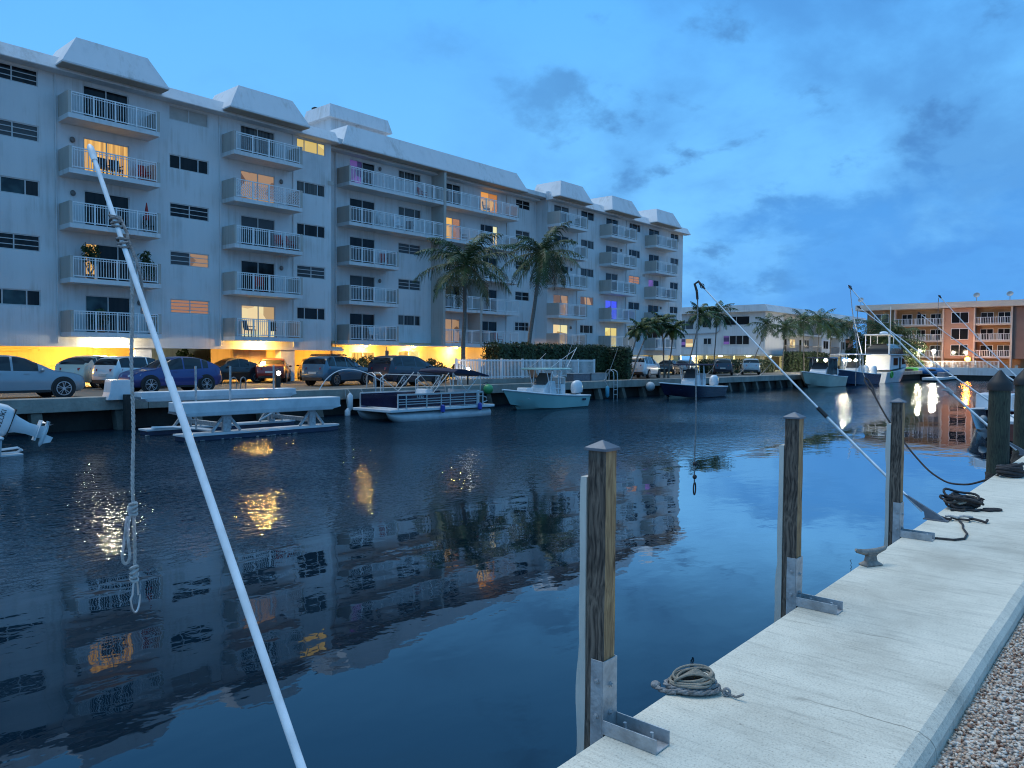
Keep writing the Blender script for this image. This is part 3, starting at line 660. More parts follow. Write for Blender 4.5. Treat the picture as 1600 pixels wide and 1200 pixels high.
# ------------------------------------------------------------------ foreground: posts, whips, ropes, cleat
def sub(mb, name, mt, parent, **kw):      # a part of a part (same local frame)
    return mb.build(name, mt, parent, **kw)
def dock_post(x, label, ztop, strip_top, seed):
    random.seed(seed)
    t = thing('dock_post', label, 'post', (x, 1.855 + .011 * (x - 2.3), -1.6), group='square wooden posts bolted to the dock edge')
    w = .046; h = ztop + 1.6
    m = MB(); n = 26; rings = []
    for i in range(n + 1):
        z = -1.0 + (h + 1.0) * i / n; j = lambda: random.uniform(-.0012, .0012)
        c = .006
        rings.append([(-w + c + j(), -w + j(), z), (w - c + j(), -w + j(), z), (w + j(), -w + c + j(), z), (w + j(), w - c + j(), z), (w - c + j(), w + j(), z), (-w + c + j(), w + j(), z), (-w + j(), w - c + j(), z), (-w + j(), -w + c + j(), z)])
    m.loft(rings)
    for i, f in enumerate(m.f):           # the dock-side face gets the lighter, warmer wood colour
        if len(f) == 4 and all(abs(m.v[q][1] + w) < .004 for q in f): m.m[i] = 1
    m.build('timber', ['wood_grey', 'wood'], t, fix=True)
    m = MB(); c = w + .010
    m.add([(-c, -c, h + .001), (c, -c, h + .001), (c, c, h + .001), (-c, c, h + .001), (-c, -c, h + .014), (c, -c, h + .014), (c, c, h + .014), (-c, c, h + .014), (0, 0, h + .046)],
          [(3, 2, 1, 0), (0, 1, 5, 4), (1, 2, 6, 5), (2, 3, 7, 6), (3, 0, 4, 7), (4, 5, 8), (5, 6, 8), (6, 7, 8), (7, 4, 8)])
    m.build('cap', 'galv_dark', t, bevel=.002)
    # pale bumper board on the water side, a little wavy
    m = MB(); rings = []; st = strip_top + 1.6
    for i in range(33):
        z = -1.02 + (st + 1.02) * i / 32; o = .016 * math.sin(z * 5 + seed) + .010 * math.sin(z * 11)
        k = .06 if z < .0 else 0
        a, b = w + .002, w + .030 + k * min(1, -z * 2) * .6 + abs(o) * .5
        rings.append([(-w - .002 + o * .2, a, z), (w + .0, a, z), (w + .0, b + o * .4, z), (-w - .004 + o * .3, b + o * .4, z)])
    m.loft(rings); m.build('bumper_board', 'pale_board', t, smooth=True)
    # galvanised bracket: a channel up the post and a channel lying on the slab
    b0 = w + .0015; th = .006
    m = MB()
    m.box(-b0 - th, b0 + th, -b0 - th, -b0, -.12, .31); m.box(-b0 - th, -b0, -b0 + .0005, .012, -.16, .31); m.box(b0, b0 + th, -b0 + .0005, .012, -.16, .31)
    m.box(-.05, .05, -b0 - th - .26, -b0 - th - .0006, .0015, .0075)
    m.box(-.05 - th, -.05, -b0 - th - .26, -b0 - th - .0006, .0015, .062); m.box(.05, .05 + th, -b0 - th - .26, -b0 - th - .0006, .0015, .062)
    br = m.build('bracket', 'galv', t, bevel=.0015)
    for p, ax in (((0, -b0 - th, .20), 'y'), ((.0, -b0 - th, .08), 'y'), ((-b0 - th, -.02, .22), 'x'), ((-b0 - th, -.02, .07), 'x'), ((0, -.13, .0075), 'z'), ((0, -.26, .0075), 'z')):
        m = MB(); Rm = {'x': Matrix.Rotation(R(-90), 4, 'Y'), 'y': Matrix.Rotation(R(90), 4, 'X'), 'z': Matrix.Identity(4)}[ax]
        m.lathe([(.012, 0), (.012, .004), (.008, .005), (.008, .014 if ax != 'z' else .05)], 8, M4=Matrix.Translation(p) @ Rm); m.build('bolt', 'galv', br)
M['galv_dark'] = mat('post_cap_metal', (0.16, 0.18, 0.21), (0.10, 0.11, 0.13), 9, 0.5, metal=0.3)
M['pale_board'] = mat('weathered_white_board', (0.66, 0.64, 0.58), (0.42, 0.40, 0.36), 5, 0.8, stretch=(1, 1, .2), bump=.3)
dock_post(2.745, 'nearest square wooden post with a steel bracket on the dock edge', -.395, -.51, 1)
dock_post(5.0, 'middle square wooden post with bracket, beside the cleat', -.385, -.56, 2)
dock_post(7.59, 'third square wooden post, farthest of the three with brackets', -.385, -.58, 3)

def coil_rope(name, label, loc, mt, loops, rx, ry, rr, h, seed, strands=True, rz=0.0, tail=None, parts=None, group=None):
    random.seed(seed)
    t = thing(name, label, 'rope', loc, rz, group)
    pts = []; N = 26
    for l in range(loops):
        a = random.uniform(.78, 1.06); b = random.uniform(.78, 1.06); ox, oy = random.uniform(-.12, .12) * rx, random.uniform(-.12, .12) * ry
        tx, ty = random.uniform(-.6, .6), random.uniform(-.6, .6); z0 = rr + h * l / max(1, loops - 1)
        for i in range(N):
            q = 2 * math.pi * i / N; cx, cy = math.cos(q), math.sin(q)
            pts.append(V((ox + rx * a * cx, oy + ry * b * cy, max(rr, z0 + (tx * cx + ty * cy) * h * .5))))
    sm = [sum((pts[max(0, min(len(pts) - 1, i + k))] for k in (-2, -1, 0, 1, 2)), V()) / 5 for i in range(len(pts))]
    rope_mesh(sm, rr, strands).build('coil', mt, t, smooth=True, fix=False, angle=80)
    return t
def rope_mesh(path, rr, strands, pitch=9.0):
    m = MB()
    if not strands: m.tube(path, rr, 8); return m
    # three strands twisted round the path
    den = []
    for a, b in zip(path, path[1:]):
        k = max(1, int((b - a).length / (rr * 1.1)))
        den += [a.lerp(b, i / k) for i in range(k)]
    den.append(path[-1])
    s = [0.0]
    for a, b in zip(den, den[1:]): s.append(s[-1] + (b - a).length)
    fr = []; up = V((0, 0, 1))
    for i, p in enumerate(den):
        tn = (den[min(i + 1, len(den) - 1)] - den[max(0, i - 1)])
        tn = tn.normalized() if tn.length > 1e-9 else V((1, 0, 0))
        a = tn.cross(up)
        if a.length < 1e-3: a = tn.cross(V((.4, .9, .1)))
        a.normalize(); b = a.cross(tn).normalized(); up = b; fr.append((a, b))
    for k in range(3):
        pts = [p + (fr[i][0] * math.cos(s[i] / rr / pitch * 6.283 + k * 2.094) + fr[i][1] * math.sin(s[i] / rr / pitch * 6.283 + k * 2.094)) * rr * .5 for i, p in enumerate(den)]
        m.tube(pts, rr * .56, 6)
    return m
# near coil: thick twisted line below, smooth tan line flaked on top
t = coil_rope('rope_coil', 'near coil of tan line piled on thick grey twisted rope', (3.34, 1.725, -1.6), 'ropeg', 4, .19, .105, .017, .035, 4, True, R(-49), group='rope coils on the dock')
random.seed(12)
pts = []
for l in range(9):
    rx, ry = .155 * random.uniform(.72, 1.02), .088 * random.uniform(.6, 1.05); tx = random.uniform(-.5, .5); z0 = .055 + .065 * l / 8
    for i in range(24):
        q = 2 * math.pi * i / 24; pts.append(V((rx * math.cos(q) + .012 * math.sin(l * 2), ry * math.sin(q) + .01 * math.cos(l * 3), z0 + .022 * math.cos(q + tx * 3) * random.uniform(.8, 1.1) + .02 * math.sin(q))))
pts = [sum((pts[max(0, min(len(pts) - 1, i + k))] for k in (-1, 0, 1)), V()) / 3 for i in range(len(pts))]
rope_mesh(pts, .0085, False).build('tan_line', 'tan', t, smooth=True, fix=False)
for k, (a, b) in enumerate((((-.12, -.05, .15), (.10, .06, .165)), ((-.10, .05, .155), (.12, -.03, .16)), ((-.02, -.09, .14), (.09, .07, .17)))):
    pass
m = MB()
for k in range(5):
    a = V((-.14 + .02 * k, -.05 + .02 * k, .09)); b = V((.13 - .015 * k, -.06 + .035 * k, .10)); mid = (a + b) / 2 + V((.01 * k, .03 - .015 * k, .075))
    m.tube([a.lerp(mid, i / 6).lerp(mid.lerp(b, i / 6), i / 6) for i in range(7)], .0085, 8)
m.build('tan_line', 'tan', t, smooth=True, fix=False)
tail = [V((.15, -.03, .03)), V((.18, -.06, .03)), V((.205, -.085, .028)), V((.235, -.10, .015)), V((.26, -.135, .018)), V((.285, -.15, .035)), V((.30, -.165, .05))]
m = MB(); m.tube(tail, .0085, 8)
for q in range(2):
    m.tube([V((.21 + .022 * math.cos(a), -.088 + .008 * q + .004 * math.sin(a), .030 + .022 * math.sin(a))) for a in np.linspace(0, 6.28, 12)], .009, 8)
m.build('free_end', 'ropeg', t, smooth=True, fix=False)
end = [V((-.13, -.07, .018)), V((-.19, -.06, .02)), V((-.235, -.02, .02)), V((-.25, .02, .02))]
rope_mesh(end, .018, True).build('bitter_end', 'ropeg', t, smooth=True, fix=False)
m = MB(); m.ball((-.25, .03, .028), (.036, .034, .028), 10, 7); m.build('end_knot', 'ropeg', t, smooth=True)
t.scale = (.70, .70, .70)
# second coil and the dark heap
t = thing('rope_coil', 'brown and black rope coil beyond the third post', 'rope', (9.45, 1.72, -1.6), R(-49), 'rope coils on the dock')
random.seed(44)
for q in range(3):
    pts = []
    for l in range(5):
        ax, ay, rot, tl = random.uniform(.10, .20), random.uniform(.05, .10), random.uniform(-.5, .5), random.uniform(-.05, .05); ox, oy, oz = random.uniform(-.05, .05), random.uniform(-.03, .03), .02 + .03 * q + .018 * l
        for i in range(20):
            u = 6.283 * i / 20; x, y = ax * math.cos(u), ay * math.sin(u); pts.append(V((ox + x * math.cos(rot) - y * math.sin(rot), oy + x * math.sin(rot) + y * math.cos(rot), max(.014, oz + tl * math.cos(u + l) + .02 * math.sin(3 * u)))))
    pts = [sum((pts[max(0, min(len(pts) - 1, i + k))] for k in (-1, 0, 1)), V()) / 3 for i in range(len(pts))]
    rope_mesh(pts, .0135, False).build('coil', ('ropek', 'ropeb', 'ropek')[q], t, smooth=True, fix=False)
m = MB(); m.tube([V((-.13, -.06, .10)), V((-.08, -.085, .07)), V((-.02, -.08, .085)), V((.03, -.06, .13)), V((.06, -.02, .15))], .014, 6); m.build('coil', 'tan', t, smooth=True, fix=False)
m = MB(); m.tube([V((-.2 + .03 * i, -.14 + .025 * math.sin(i * 1.3), .014)) for i in range(18)] , .013, 6)
m.tube([V((.22 + .045 * math.cos(a) + .03 * i, -.10 + .045 * math.sin(a), .016)) for i in range(4) for a in np.linspace(0, 6.28, 9)], .011, 6); m.build('free_end', 'ropek', t, smooth=True, fix=False)
t2 = coil_rope('rope_coil', 'small black rope heap at the dock edge near the big piles', (12.55, 1.72, -1.6), 'ropek', 7, .21, .13, .022, .13, 21, False, R(-30), group='rope coils on the dock')
t = thing('rope_coil', 'short loose black rope at the foot of the second whip', 'rope', (8.72, 1.60, -1.6), R(-49), 'rope coils on the dock')
m = MB(); m.tube([V((-.22 + .028 * i, .05 * math.sin(i * 1.25) - .012 * i + .08, .014 + .012 * abs(math.sin(i * .9)))) for i in range(17)], .013, 6); m.build('squiggle', 'ropek', t, smooth=True, fix=False)
m = MB(); m.tube([V((-.12 + .025 * i, .02 + .04 * math.cos(i * 1.1), .036 + .01 * math.sin(i))) for i in range(11)], .012, 6); m.build('squiggle', 'ropew', t, smooth=True, fix=False)
wl_ = Matrix.Rotation(R(49), 3, 'Z')
m = MB(); m.tube([wl_ @ V((x - 8.72, y - 1.60, .012)) for x, y in ((7.62, 1.78), (7.66, 1.60), (7.70, 1.46), (7.82, 1.40), (8.05, 1.42), (8.3, 1.5), (8.5, 1.54), (8.66, 1.60))], .010, 6); m.build('squiggle', 'ropek', t, smooth=True, fix=False)

def cleat(x, y):
    t = thing('cleat', 'weathered grey mooring cleat on the dock edge', 'cleat', (x, y, -1.6), R(-28), s=1.15)
    m = MB(); m.loft([[(sx * a, sy * b, z) for sx, sy in ((-1, -1), (1, -1), (1, 1), (-1, 1))] for a, b, z in ((.07, .04, 0), (.07, .04, .012), (.042, .022, .03), (.036, .018, .065), (.05, .024, .082))])
    m.build('foot', 'cleatmetal', t, bevel=.005)
    m = MB(); m.tube([(-.135, 0, .118), (-.12, 0, .108), (-.06, 0, .094), (0, 0, .090), (.06, 0, .094), (.12, 0, .108), (.135, 0, .118)], [.009, .015, .021, .023, .021, .015, .009], 10); m.build('horn', 'cleatmetal', t, smooth=True)
M['cleatmetal'] = mat('cleat_cast_metal', (0.30, 0.28, 0.25), (0.14, 0.13, 0.12), 25, 0.6, metal=.4, bump=.3)
cleat(6.34, 1.77)

def whip(x, y0, y1, z1, label, r0=.027, r1=.013, joint=.42, bow=0.0, knuckle=True, base=True, mt='pole', tipmt='black'):
    t = thing('mooring_whip', label, 'mooring whip', (x, y0, -1.6), group='mooring whips leaning out from the dock')
    tip = V((0, y1 - y0, z1 + 1.6)); nrm = V((0, -tip.z, tip.y)).normalized()
    P = lambda s: tip * s - nrm * (bow * 4 * s * (1 - s))
    m = MB(); k = 14
    m.tube([P(joint + (1 - joint) * i / k) for i in range(k + 1)], [r0 * .82 + (r1 - r0 * .82) * i / k for i in range(k + 1)], 12); m.build('pole', mt, t, smooth=True)
    m = MB(); m.tube([P(.03 + (joint + .01 - .03) * i / 6) for i in range(7)], [r0] * 7, 12); m.build('lower_pole', mt, t, smooth=True)
    d = (P(1) - P(.97)).normalized()
    m = MB(); m.tube([P(.985), P(1), P(1) + d * .035, P(1) + d * .05], [r1 * 1.35, r1 * 1.6, r1 * 1.5, r1 * .8], 10)
    if knuckle: m.tube([P(1) + V((.0, .05 * math.cos(a), .05 * math.sin(a))) * .5 for a in np.linspace(0, 6.28, 12)], .006, 6)
    m.build('tip_guide', tipmt, t, smooth=True)
    if base:
        m = MB(); m.box(-.06, .06, -.16, .06, .001, .012)
        d0 = (P(.12) - P(.03)).normalized(); q0 = P(.03); a_ = r0 * 1.15
        m.loft([[(-.03, -.13, .0125), (.03, -.13, .0125), (.03, .05, .0125), (-.03, .05, .0125)], [(-.022, -.06, .06), (.022, -.06, .06), (.022, .06, .07), (-.022, .06, .07)], [(-a_, q0.y + d0.y * .22 - a_, q0.z + d0.z * .22), (a_, q0.y + d0.y * .22 - a_, q0.z + d0.z * .22), (a_, q0.y + d0.y * .22 + a_, q0.z + d0.z * .22 + .01), (-a_, q0.y + d0.y * .22 + a_, q0.z + d0.z * .22 + .01)]])
        m.build('base', 'galv_dark', t, smooth=True)
    return t, P
# the big white whip
w1, P1 = whip(1.355, 1.80, 3.61, .88, 'largest white mooring whip rising across the left of the picture', .0145, .0092, .60, 0.0, False, True, 'pole', 'pole')
m = MB()
def wraps(m, P, s0, n, r, rr, dz=.02):
    for i in range(n):
        c = P(s0 + i * .006); m.tube([c + V((r * math.cos(a), r * .9 * math.sin(a), r * .25 * math.sin(a + i * 2))) for a in np.linspace(0, 6.4, 14)], rr, 6)
wraps(m, P1, .862, 4, .0165, .0058); wraps(m, P1, .825, 3, .0185, .006)
m.tube([P1(.875) + V((.02, 0, .01)), P1(.85) + V((.028, -.01, 0)), P1(.83) + V((.02, 0, .02)), P1(.80) + V((.03, 0, .005)), P1(.775) + V((.035, .01, -.02)), P1(.77) + V((.032, .01, -.14))], .007, 6)
m.build('rope_lashing', 'ropeg', w1, smooth=True, fix=False)
m = MB(); m.tube([P1(.985), P1(1.0), P1(1.012)], [.0130, .0145, .0125], 12); m.build('end_cap', 'pole', w1, smooth=True)
def hanging_line():
    p = V((1.36, 1.80, -1.6)) + P1(.80); t = thing('hanging_rope', 'grey rope with loop and metal clip hanging from the big white whip', 'rope', (p.x + .004, p.y, -1.015))
    z0 = p.z + 1.015; path = [V((0, 0, z0 - i * (z0 - .12) / 30)) + V((.004 * math.sin(i * .5), .003 * math.cos(i * .4), 0)) for i in range(31)]
    rope_mesh(path, .0074, True).build('line', 'ropew', t, smooth=True, fix=False)
    # a tied loop a third of the way up and the knot that holds it
    zk = .36
    m = MB()
    for q in range(4): m.tube([V((-.002 + .014 * math.cos(a), .012 * math.sin(a), zk + .013 * q + .006 * math.sin(a * 1 + q))) for a in np.linspace(0, 6.5, 14)], .006, 6)
    m.ball((-.014, 0, zk + .02), (.014, .012, .016), 8, 6); m.build('knot', 'ropew', t, smooth=True, fix=False)
    lp = [V((-.022, .004, zk)), V((-.032, .004, zk - .06)), V((-.036, .004, zk - .11)), V((-.046, .004, zk - .16)), V((-.044, .004, zk - .195)), V((-.032, .004, zk - .208)), V((-.020, -.004, zk - .195)), V((-.018, -.006, zk - .16)), V((-.028, -.008, zk - .11)), V((-.026, -.006, zk - .05)), V((-.012, 0, zk))]
    sm = []
    for i in range(len(lp) - 1):
        for u in np.linspace(0, 1, 5)[:-1]: sm.append(lp[i].lerp(lp[i + 1], u))
    sm.append(lp[-1]); sm = [sum((sm[max(0, min(len(sm) - 1, i + k))] for k in (-2, -1, 0, 1, 2)), V()) / 5 for i in range(len(sm))]
    rope_mesh(sm, .0062, True).build('loop', 'ropew', t, smooth=True, fix=False)
    m = MB()
    for q in range(4): m.tube([V((.013 * math.cos(a), .012 * math.sin(a), .085 + .016 * q + .008 * math.sin(a + q))) for a in np.linspace(0, 6.5, 14)], .0062, 6)
    m.ball((0, 0, .11), (.011, .011, .03), 8, 6); m.build('knot', 'ropew', t, smooth=True, fix=False)
    # carabiner, hanging just under the knot
    m = MB(); ov = [V((.004 + .021 * math.cos(a) * (1.0 if math.sin(a) < 0 else .62), .021 * math.cos(a) * .25, .015 + .070 * math.sin(a))) for a in np.linspace(0, 2 * math.pi, 30)]
    m.tube(ov, .0042, 8, cap=False); m.build('clip', 'alu', t, smooth=True, fix=False)
hanging_line()
# the other whips along our dock
w2, P2 = whip(8.60, 1.84, 4.40, .89, 'white mooring whip based by the third post, tip against the sky', .0145, .0075, .40, .03)
m = MB(); m.tube([P2(.40), P2(.44)], [.024, .024], 8); m.build('collar', 'black', w2)
m = MB(); m.tube([P2(1) + V((0, .02, .02)), P2(1) + V((.02, .06, .06)), P2(1) + V((0, .10, .03)), P2(1) + V((0, .07, -.06)), P2(1) + V((0, .06, -.16))], .016, 6); m.build('rope_lashing', 'ropek', w2, smooth=True)
def straight_rope(name, label, p, q, r, mt, knots=(), clip=None, cat='rope'):
    t = thing(name, label, cat, p); d = V(q) - V(p)
    m = MB(); m.tube([d * (i / 12) + V((.01 * math.sin(i), 0, 0)) for i in range(13)], r, 6); m.build('line', mt, t, smooth=True)
    for s in knots: m = MB(); m.ball(d * s, r * 3.2, 8, 6); m.build('knot', 'ropek', t, smooth=True)
    if clip:
        m = MB(); m.tube([d + V((.028 * math.cos(a), 0, -.075 + .075 * math.sin(a))) for a in np.linspace(0, 6.283, 16)], .010, 6); m.build('clip', 'ropek', t, smooth=True)
straight_rope('hanging_rope', 'thin line with a dark clip hanging from the second whip tip', (8.60, 4.46, .80), (8.60, 4.46, -1.52), .009, 'ropeg', (.90, .97), True)
wA, PA = whip(15.6, 1.95, 4.85, 1.42, 'long white whip whose lower pole stands beyond the big dark pile', .021, .0095, .36, .10)
m = MB(); m.tube([PA(.355), PA(.39)], [.045, .04], 8); m.tube([PA(.37), PA(.37) + V((-.12, .1, .03))], .02, 6); m.build('collar', 'grey', wA)
wB, PB = whip(19, 1.95, 5.70, 1.25, 'white mooring whip crossing behind the first big pile', .018, .009, .4, .05)
wC, PC = whip(23, 1.95, 4.85, 1.72, 'white mooring whip at the right edge with a steep lean', .021, .011, .4, .05)
wD, PD = whip(25, 1.95, 5.80, 1.40, 'faint thin mooring whip over the orange building balconies', .022, .010, .4, .05)
m = MB()
def sag_rope():
    t = thing('slack_rope', 'dark slack rope sagging from a whip tip to the rope heap on the dock', 'rope', (12.45, 1.78, -1.55))
    o = V(t.location)
    tip = V((15.6, 4.85, 1.42)); eye = V((14.05, 3.98, -.50)); low = V((12.9, 2.55, -1.83)); end = V((12.5, 1.8, -1.55))
    ctrl = [eye, V((13.75, 3.62, -1.0)), V((13.4, 3.2, -1.42)), V((13.1, 2.85, -1.70)), low, V((12.75, 2.25, -1.80)), V((12.6, 2.0, -1.68)), end]
    pts = []
    for i in range(len(ctrl) - 1):
        for u in np.linspace(0, 1, 6)[:-1]: pts.append(ctrl[i].lerp(ctrl[i + 1], u) - o)
    pts.append(end - o)
    for _ in range(3): pts = [pts[0]] + [(pts[i - 1] + pts[i] * 2 + pts[i + 1]) / 4 for i in range(1, len(pts) - 1)] + [pts[-1]]
    m = MB(); m.tube(pts, .014, 8); m.build('thick_line', 'ropek', t, smooth=True)
    m = MB(); d = (pts[0] - pts[2]).normalized(); s = V((SY, -CY, 0)) * .05
    m.tube([pts[1] + s * .2, pts[0] + d * .05 + s, pts[0] + d * .22 + s * .8, pts[0] + d * .27, pts[0] + d * .2 - s * .7, pts[0] - s * .3], .016, 6); m.build('eye_splice', 'ropek', t, smooth=True)
    a, b = pts[0] + d * .27, tip - o
    m = MB(); m.tube([a.lerp(b, i / 14) - V((0, 0, .25 * 4 * (i / 14) * (1 - i / 14))) for i in range(15)], .007, 5); m.build('thin_line', 'ropeg', t, smooth=True)
sag_rope()
straight_rope('hanging_rope', 'thin line hanging from the whip tip in front of the orange building', (23, 4.88, 1.68), (23, 4.88, -.2), .008, 'ropeg')
straight_rope('hanging_rope', 'thin line hanging from the whip tip beside the palm row', (19, 5.73, 1.2), (19, 5.73, -.6), .008, 'ropeg')
# big round piles at the right edge
def big_pile(x, y, r, top, label):
    t = thing('mooring_pile', label, 'piling', (x, y, WZ), group='round dark piles with pointed black caps')
    m = MB(); h = top - WZ; m.lathe([(r * 1.02, .7), (r, h * .6), (r * .97, h)], 20); m.build('shaft', 'creosote', t, smooth=True)
    m = MB(); m.lathe([(r * 1.13, h - .10), (r * 1.13, h - .005), (r * .95, h + .05), (.02, h + .22)], 20); m.build('cap', 'black', t, smooth=True)
    random.seed(int(x)); m = MB(); rings = []
    for i in range(28):
        z = -.8 + 1.72 * i / 27; k = 1 if z < .75 else .4
        rings.append([((r * 1.03 + k * random.uniform(0, .04)) * math.cos(a), (r * 1.03 + k * random.uniform(0, .04)) * math.sin(a), z) for a in np.linspace(0, 6.283, 27)[:-1]])
    m.loft(rings); m.build('barnacle_crust', 'barn2', t, smooth=True)
M['barn2'] = mat('barnacles_dark', (0.10, 0.095, 0.085), (0.02, 0.02, 0.018), 9, 0.9, bump=.8, bscale=40)
big_pile(14.25, 2.12, .155, -.36, 'nearer big round pile with a black pointed cap and barnacles')
big_pile(17.9, 2.25, .165, -.36, 'second big round pile at the right picture edge')

# ------------------------------------------------------------------ plants
def frond(m, base, az, el, L, droop, lw, ll, n=24, mi=0, rachis=True):
    p = V(base); pts = [p.copy()]; e = el; st = L / n; dirs = []
    for i in range(n):
        e = el - droop * ((i + 1) / n) ** 1.35
        d = V((math.cos(e) * math.cos(az), math.cos(e) * math.sin(az), math.sin(e))); dirs.append(d); p = p + d * st; pts.append(p.copy())
    if rachis: m.tube(pts[::3], [L * .010 * (1 - i / (n / 3 + 1)) + .004 for i in range(len(pts[::3]))], 4, mi)
    side = V((-math.sin(az), math.cos(az), 0))
    for i in range(2, n + 1):
        t = i / n; q = pts[i]; d = dirs[i - 1]; ln = ll * (math.sin(math.pi * (0.12 + .86 * t)) ** .7) * random.uniform(.8, 1.1)
        up = side.cross(d)
        for sg in (1, -1):
            dr = (side * sg * random.uniform(.75, 1) + d * random.uniform(.45, .75) - V((0, 0, 1)) * random.uniform(.05, .35) + up * random.uniform(-.1, .25)).normalized()
            mid = q + dr * ln * .5; tp = q + dr * ln * .9 - V((0, 0, ln * random.uniform(.3, .6)))
            w = d * lw
            m.add([q - w, q + w, mid + w * .9, mid - w * .9, tp], [(0, 1, 2, 3), (3, 2, 4)], mi)
def palm(name, label, loc, h, lean, tr, crown_r, nf, seed, rz=0.0, group=None, bendy=0.0, elmin=-35, dry=.1, n=22, lw=.022, ll=.55, nuts=True):
    random.seed(seed)
    t = thing(name, label, 'palm tree', loc, rz, group)
    k = 14; pts = [V((lean[0] * (i / k) ** (1 + bendy) + .03 * math.sin(i), lean[1] * (i / k) ** (1 + bendy), h * i / k)) for i in range(k + 1)]
    m = MB(); m.tube(pts, [tr * (1.55 - .55 * min(1, i / 2)) * (1 - .30 * i / k) * (1 + .03 * (i % 2)) for i in range(k + 1)], 10); m.build('trunk', 'trunk', t, smooth=True)
    top = pts[-1]; m = MB()
    for i in range(nf):
        u = (i + .5) / nf; az = i * 2.39996 + random.uniform(-.25, .25); el = R(84 - (84 - elmin) * u ** .8 + random.uniform(-8, 8))
        L = crown_r * random.uniform(.88, 1.15) * (.82 + .25 * math.sin(math.pi * u))
        frond(m, top + V((0, 0, random.uniform(-.05, .12))), az, el, L, R(random.uniform(50, 84)) * (.70 + .40 * (1 - u)), lw, ll * crown_r / 2.6, n, 1 if (u > .8 and random.random() < dry * 4) else 0)
    m.build('crown', ['leaf', 'leaf_dry'], t, fix=False)
    if nuts:
        m = MB()
        for i in range(9):
            a = random.uniform(0, 6.28); m.ball(top + V((.20 * math.cos(a), .2 * math.sin(a), -.12 - random.uniform(0, .25))), (.10, .10, .13), 8, 6)
        m.build('coconuts', 'trunk', t, smooth=True)
    return t
palm('coconut_palm', 'tall coconut palm with straight trunk in front of the lit lobby', (32.35, 31.9, G), 7.0, (.35, .1), .135, 3.3, 27, 5, group='two tall coconut palms before the apartment block', n=36, lw=.027, ll=.78)
palm('coconut_palm', 'tall coconut palm with leaning trunk rising behind the hedge', (41.0, 34.2, G), 9.0, (2.1, .3), .15, 3.2, 29, 8, group='two tall coconut palms before the apartment block', bendy=.4, elmin=-55, n=36, lw=.028, ll=.80)
def onY(px, py, Y):       # the point at depth plane Y under a given viewing direction, for laying out the far bank
    a = (px - 800) / 1200; b = (600 - py) / 1200; cr, sr = math.cos(R(.42)), math.sin(R(.42)); a, b = a * cr - b * sr, a * sr + b * cr
    f = math.cos(PIT0) + b * math.sin(PIT0); u = -math.sin(PIT0) + b * math.cos(PIT0); d = (f * CY + a * SY, f * SY - a * CY, u); t = Y / d[1]
    return (d[0] * t, d[2] * t)
def onX(px, py, X):
    a = (px - 800) / 1200; b = (600 - py) / 1200; cr, sr = math.cos(R(.42)), math.sin(R(.42)); a, b = a * cr - b * sr, a * sr + b * cr
    f = math.cos(PIT0) + b * math.sin(PIT0); u = -math.sin(PIT0) + b * math.cos(PIT0); d = (f * CY + a * SY, f * SY - a * CY, u); t = X / d[0]
    return (d[1] * t, d[2] * t)
PIT0 = math.atan(41 / 1200)
sp = []
def small_palm(base, crown, Y, cr, label, seed, group, src=None):
    x0, _ = onY(base[0], base[1], Y); x1, z1 = onY(crown[0], crown[1], Y); h = z1 - G
    return palm('slender_palm', label, (x0, Y, G), h, (x1 - x0, random.uniform(-.2, .2)), .065, cr * .88, 18, seed, 0, group, .25, -38, 0.0, 18, .045, .85, False)
g = 'slender palms at the end of the hedge'
small_palm((976, 592), (1001, 513), 31.2, 1.55, 'leftmost slender palm of the group in front of the balconies', 1, g)
small_palm((986, 592), (1020, 507), 31.8, 1.5, 'second slender palm of the group, leaning right behind the white SUV', 2, g)
small_palm((1038, 592), (1034, 505), 32.0, 1.7, 'third slender palm of the group, tallest and fullest crown', 3, g)
small_palm((1044, 592), (1052, 514), 30.9, 1.5, 'rightmost slender palm of the group by the orange column', 4, g)
g = 'slender palms in front of the white end wall'
small_palm((1074, 578), (1096, 492), 33.5, 2.0, 'slender palm left of the second whip line against the white end wall', 5, g)
small_palm((1115, 578), (1123, 490), 35.0, 2.3, 'slender palm right of the second whip line against the white end wall', 6, g)
g = 'row of palms along the far white block'
for i, (bx, cx, cy, cr_, lab) in enumerate(((1173, 1199, 510, 2.6, 'leaning palm at the corner of the white block, first of the row'), (1222, 1229, 512, 2.4, 'second palm of the row, over the lit window'),
        (1256, 1256, 503, 2.9, 'third palm of the row, tall crown above the walkway'), (1276, 1282, 500, 2.9, 'fourth palm of the row, tallest crown at the roof line'),
        (1296, 1297, 513, 2.5, 'fifth palm of the row, lower crown'), (1312, 1319, 511, 3.0, 'last palm of the row, spreading low fronds'))):
    small_palm((bx, 575), (cx, cy), 36.0, cr_, lab, 20 + i, g)

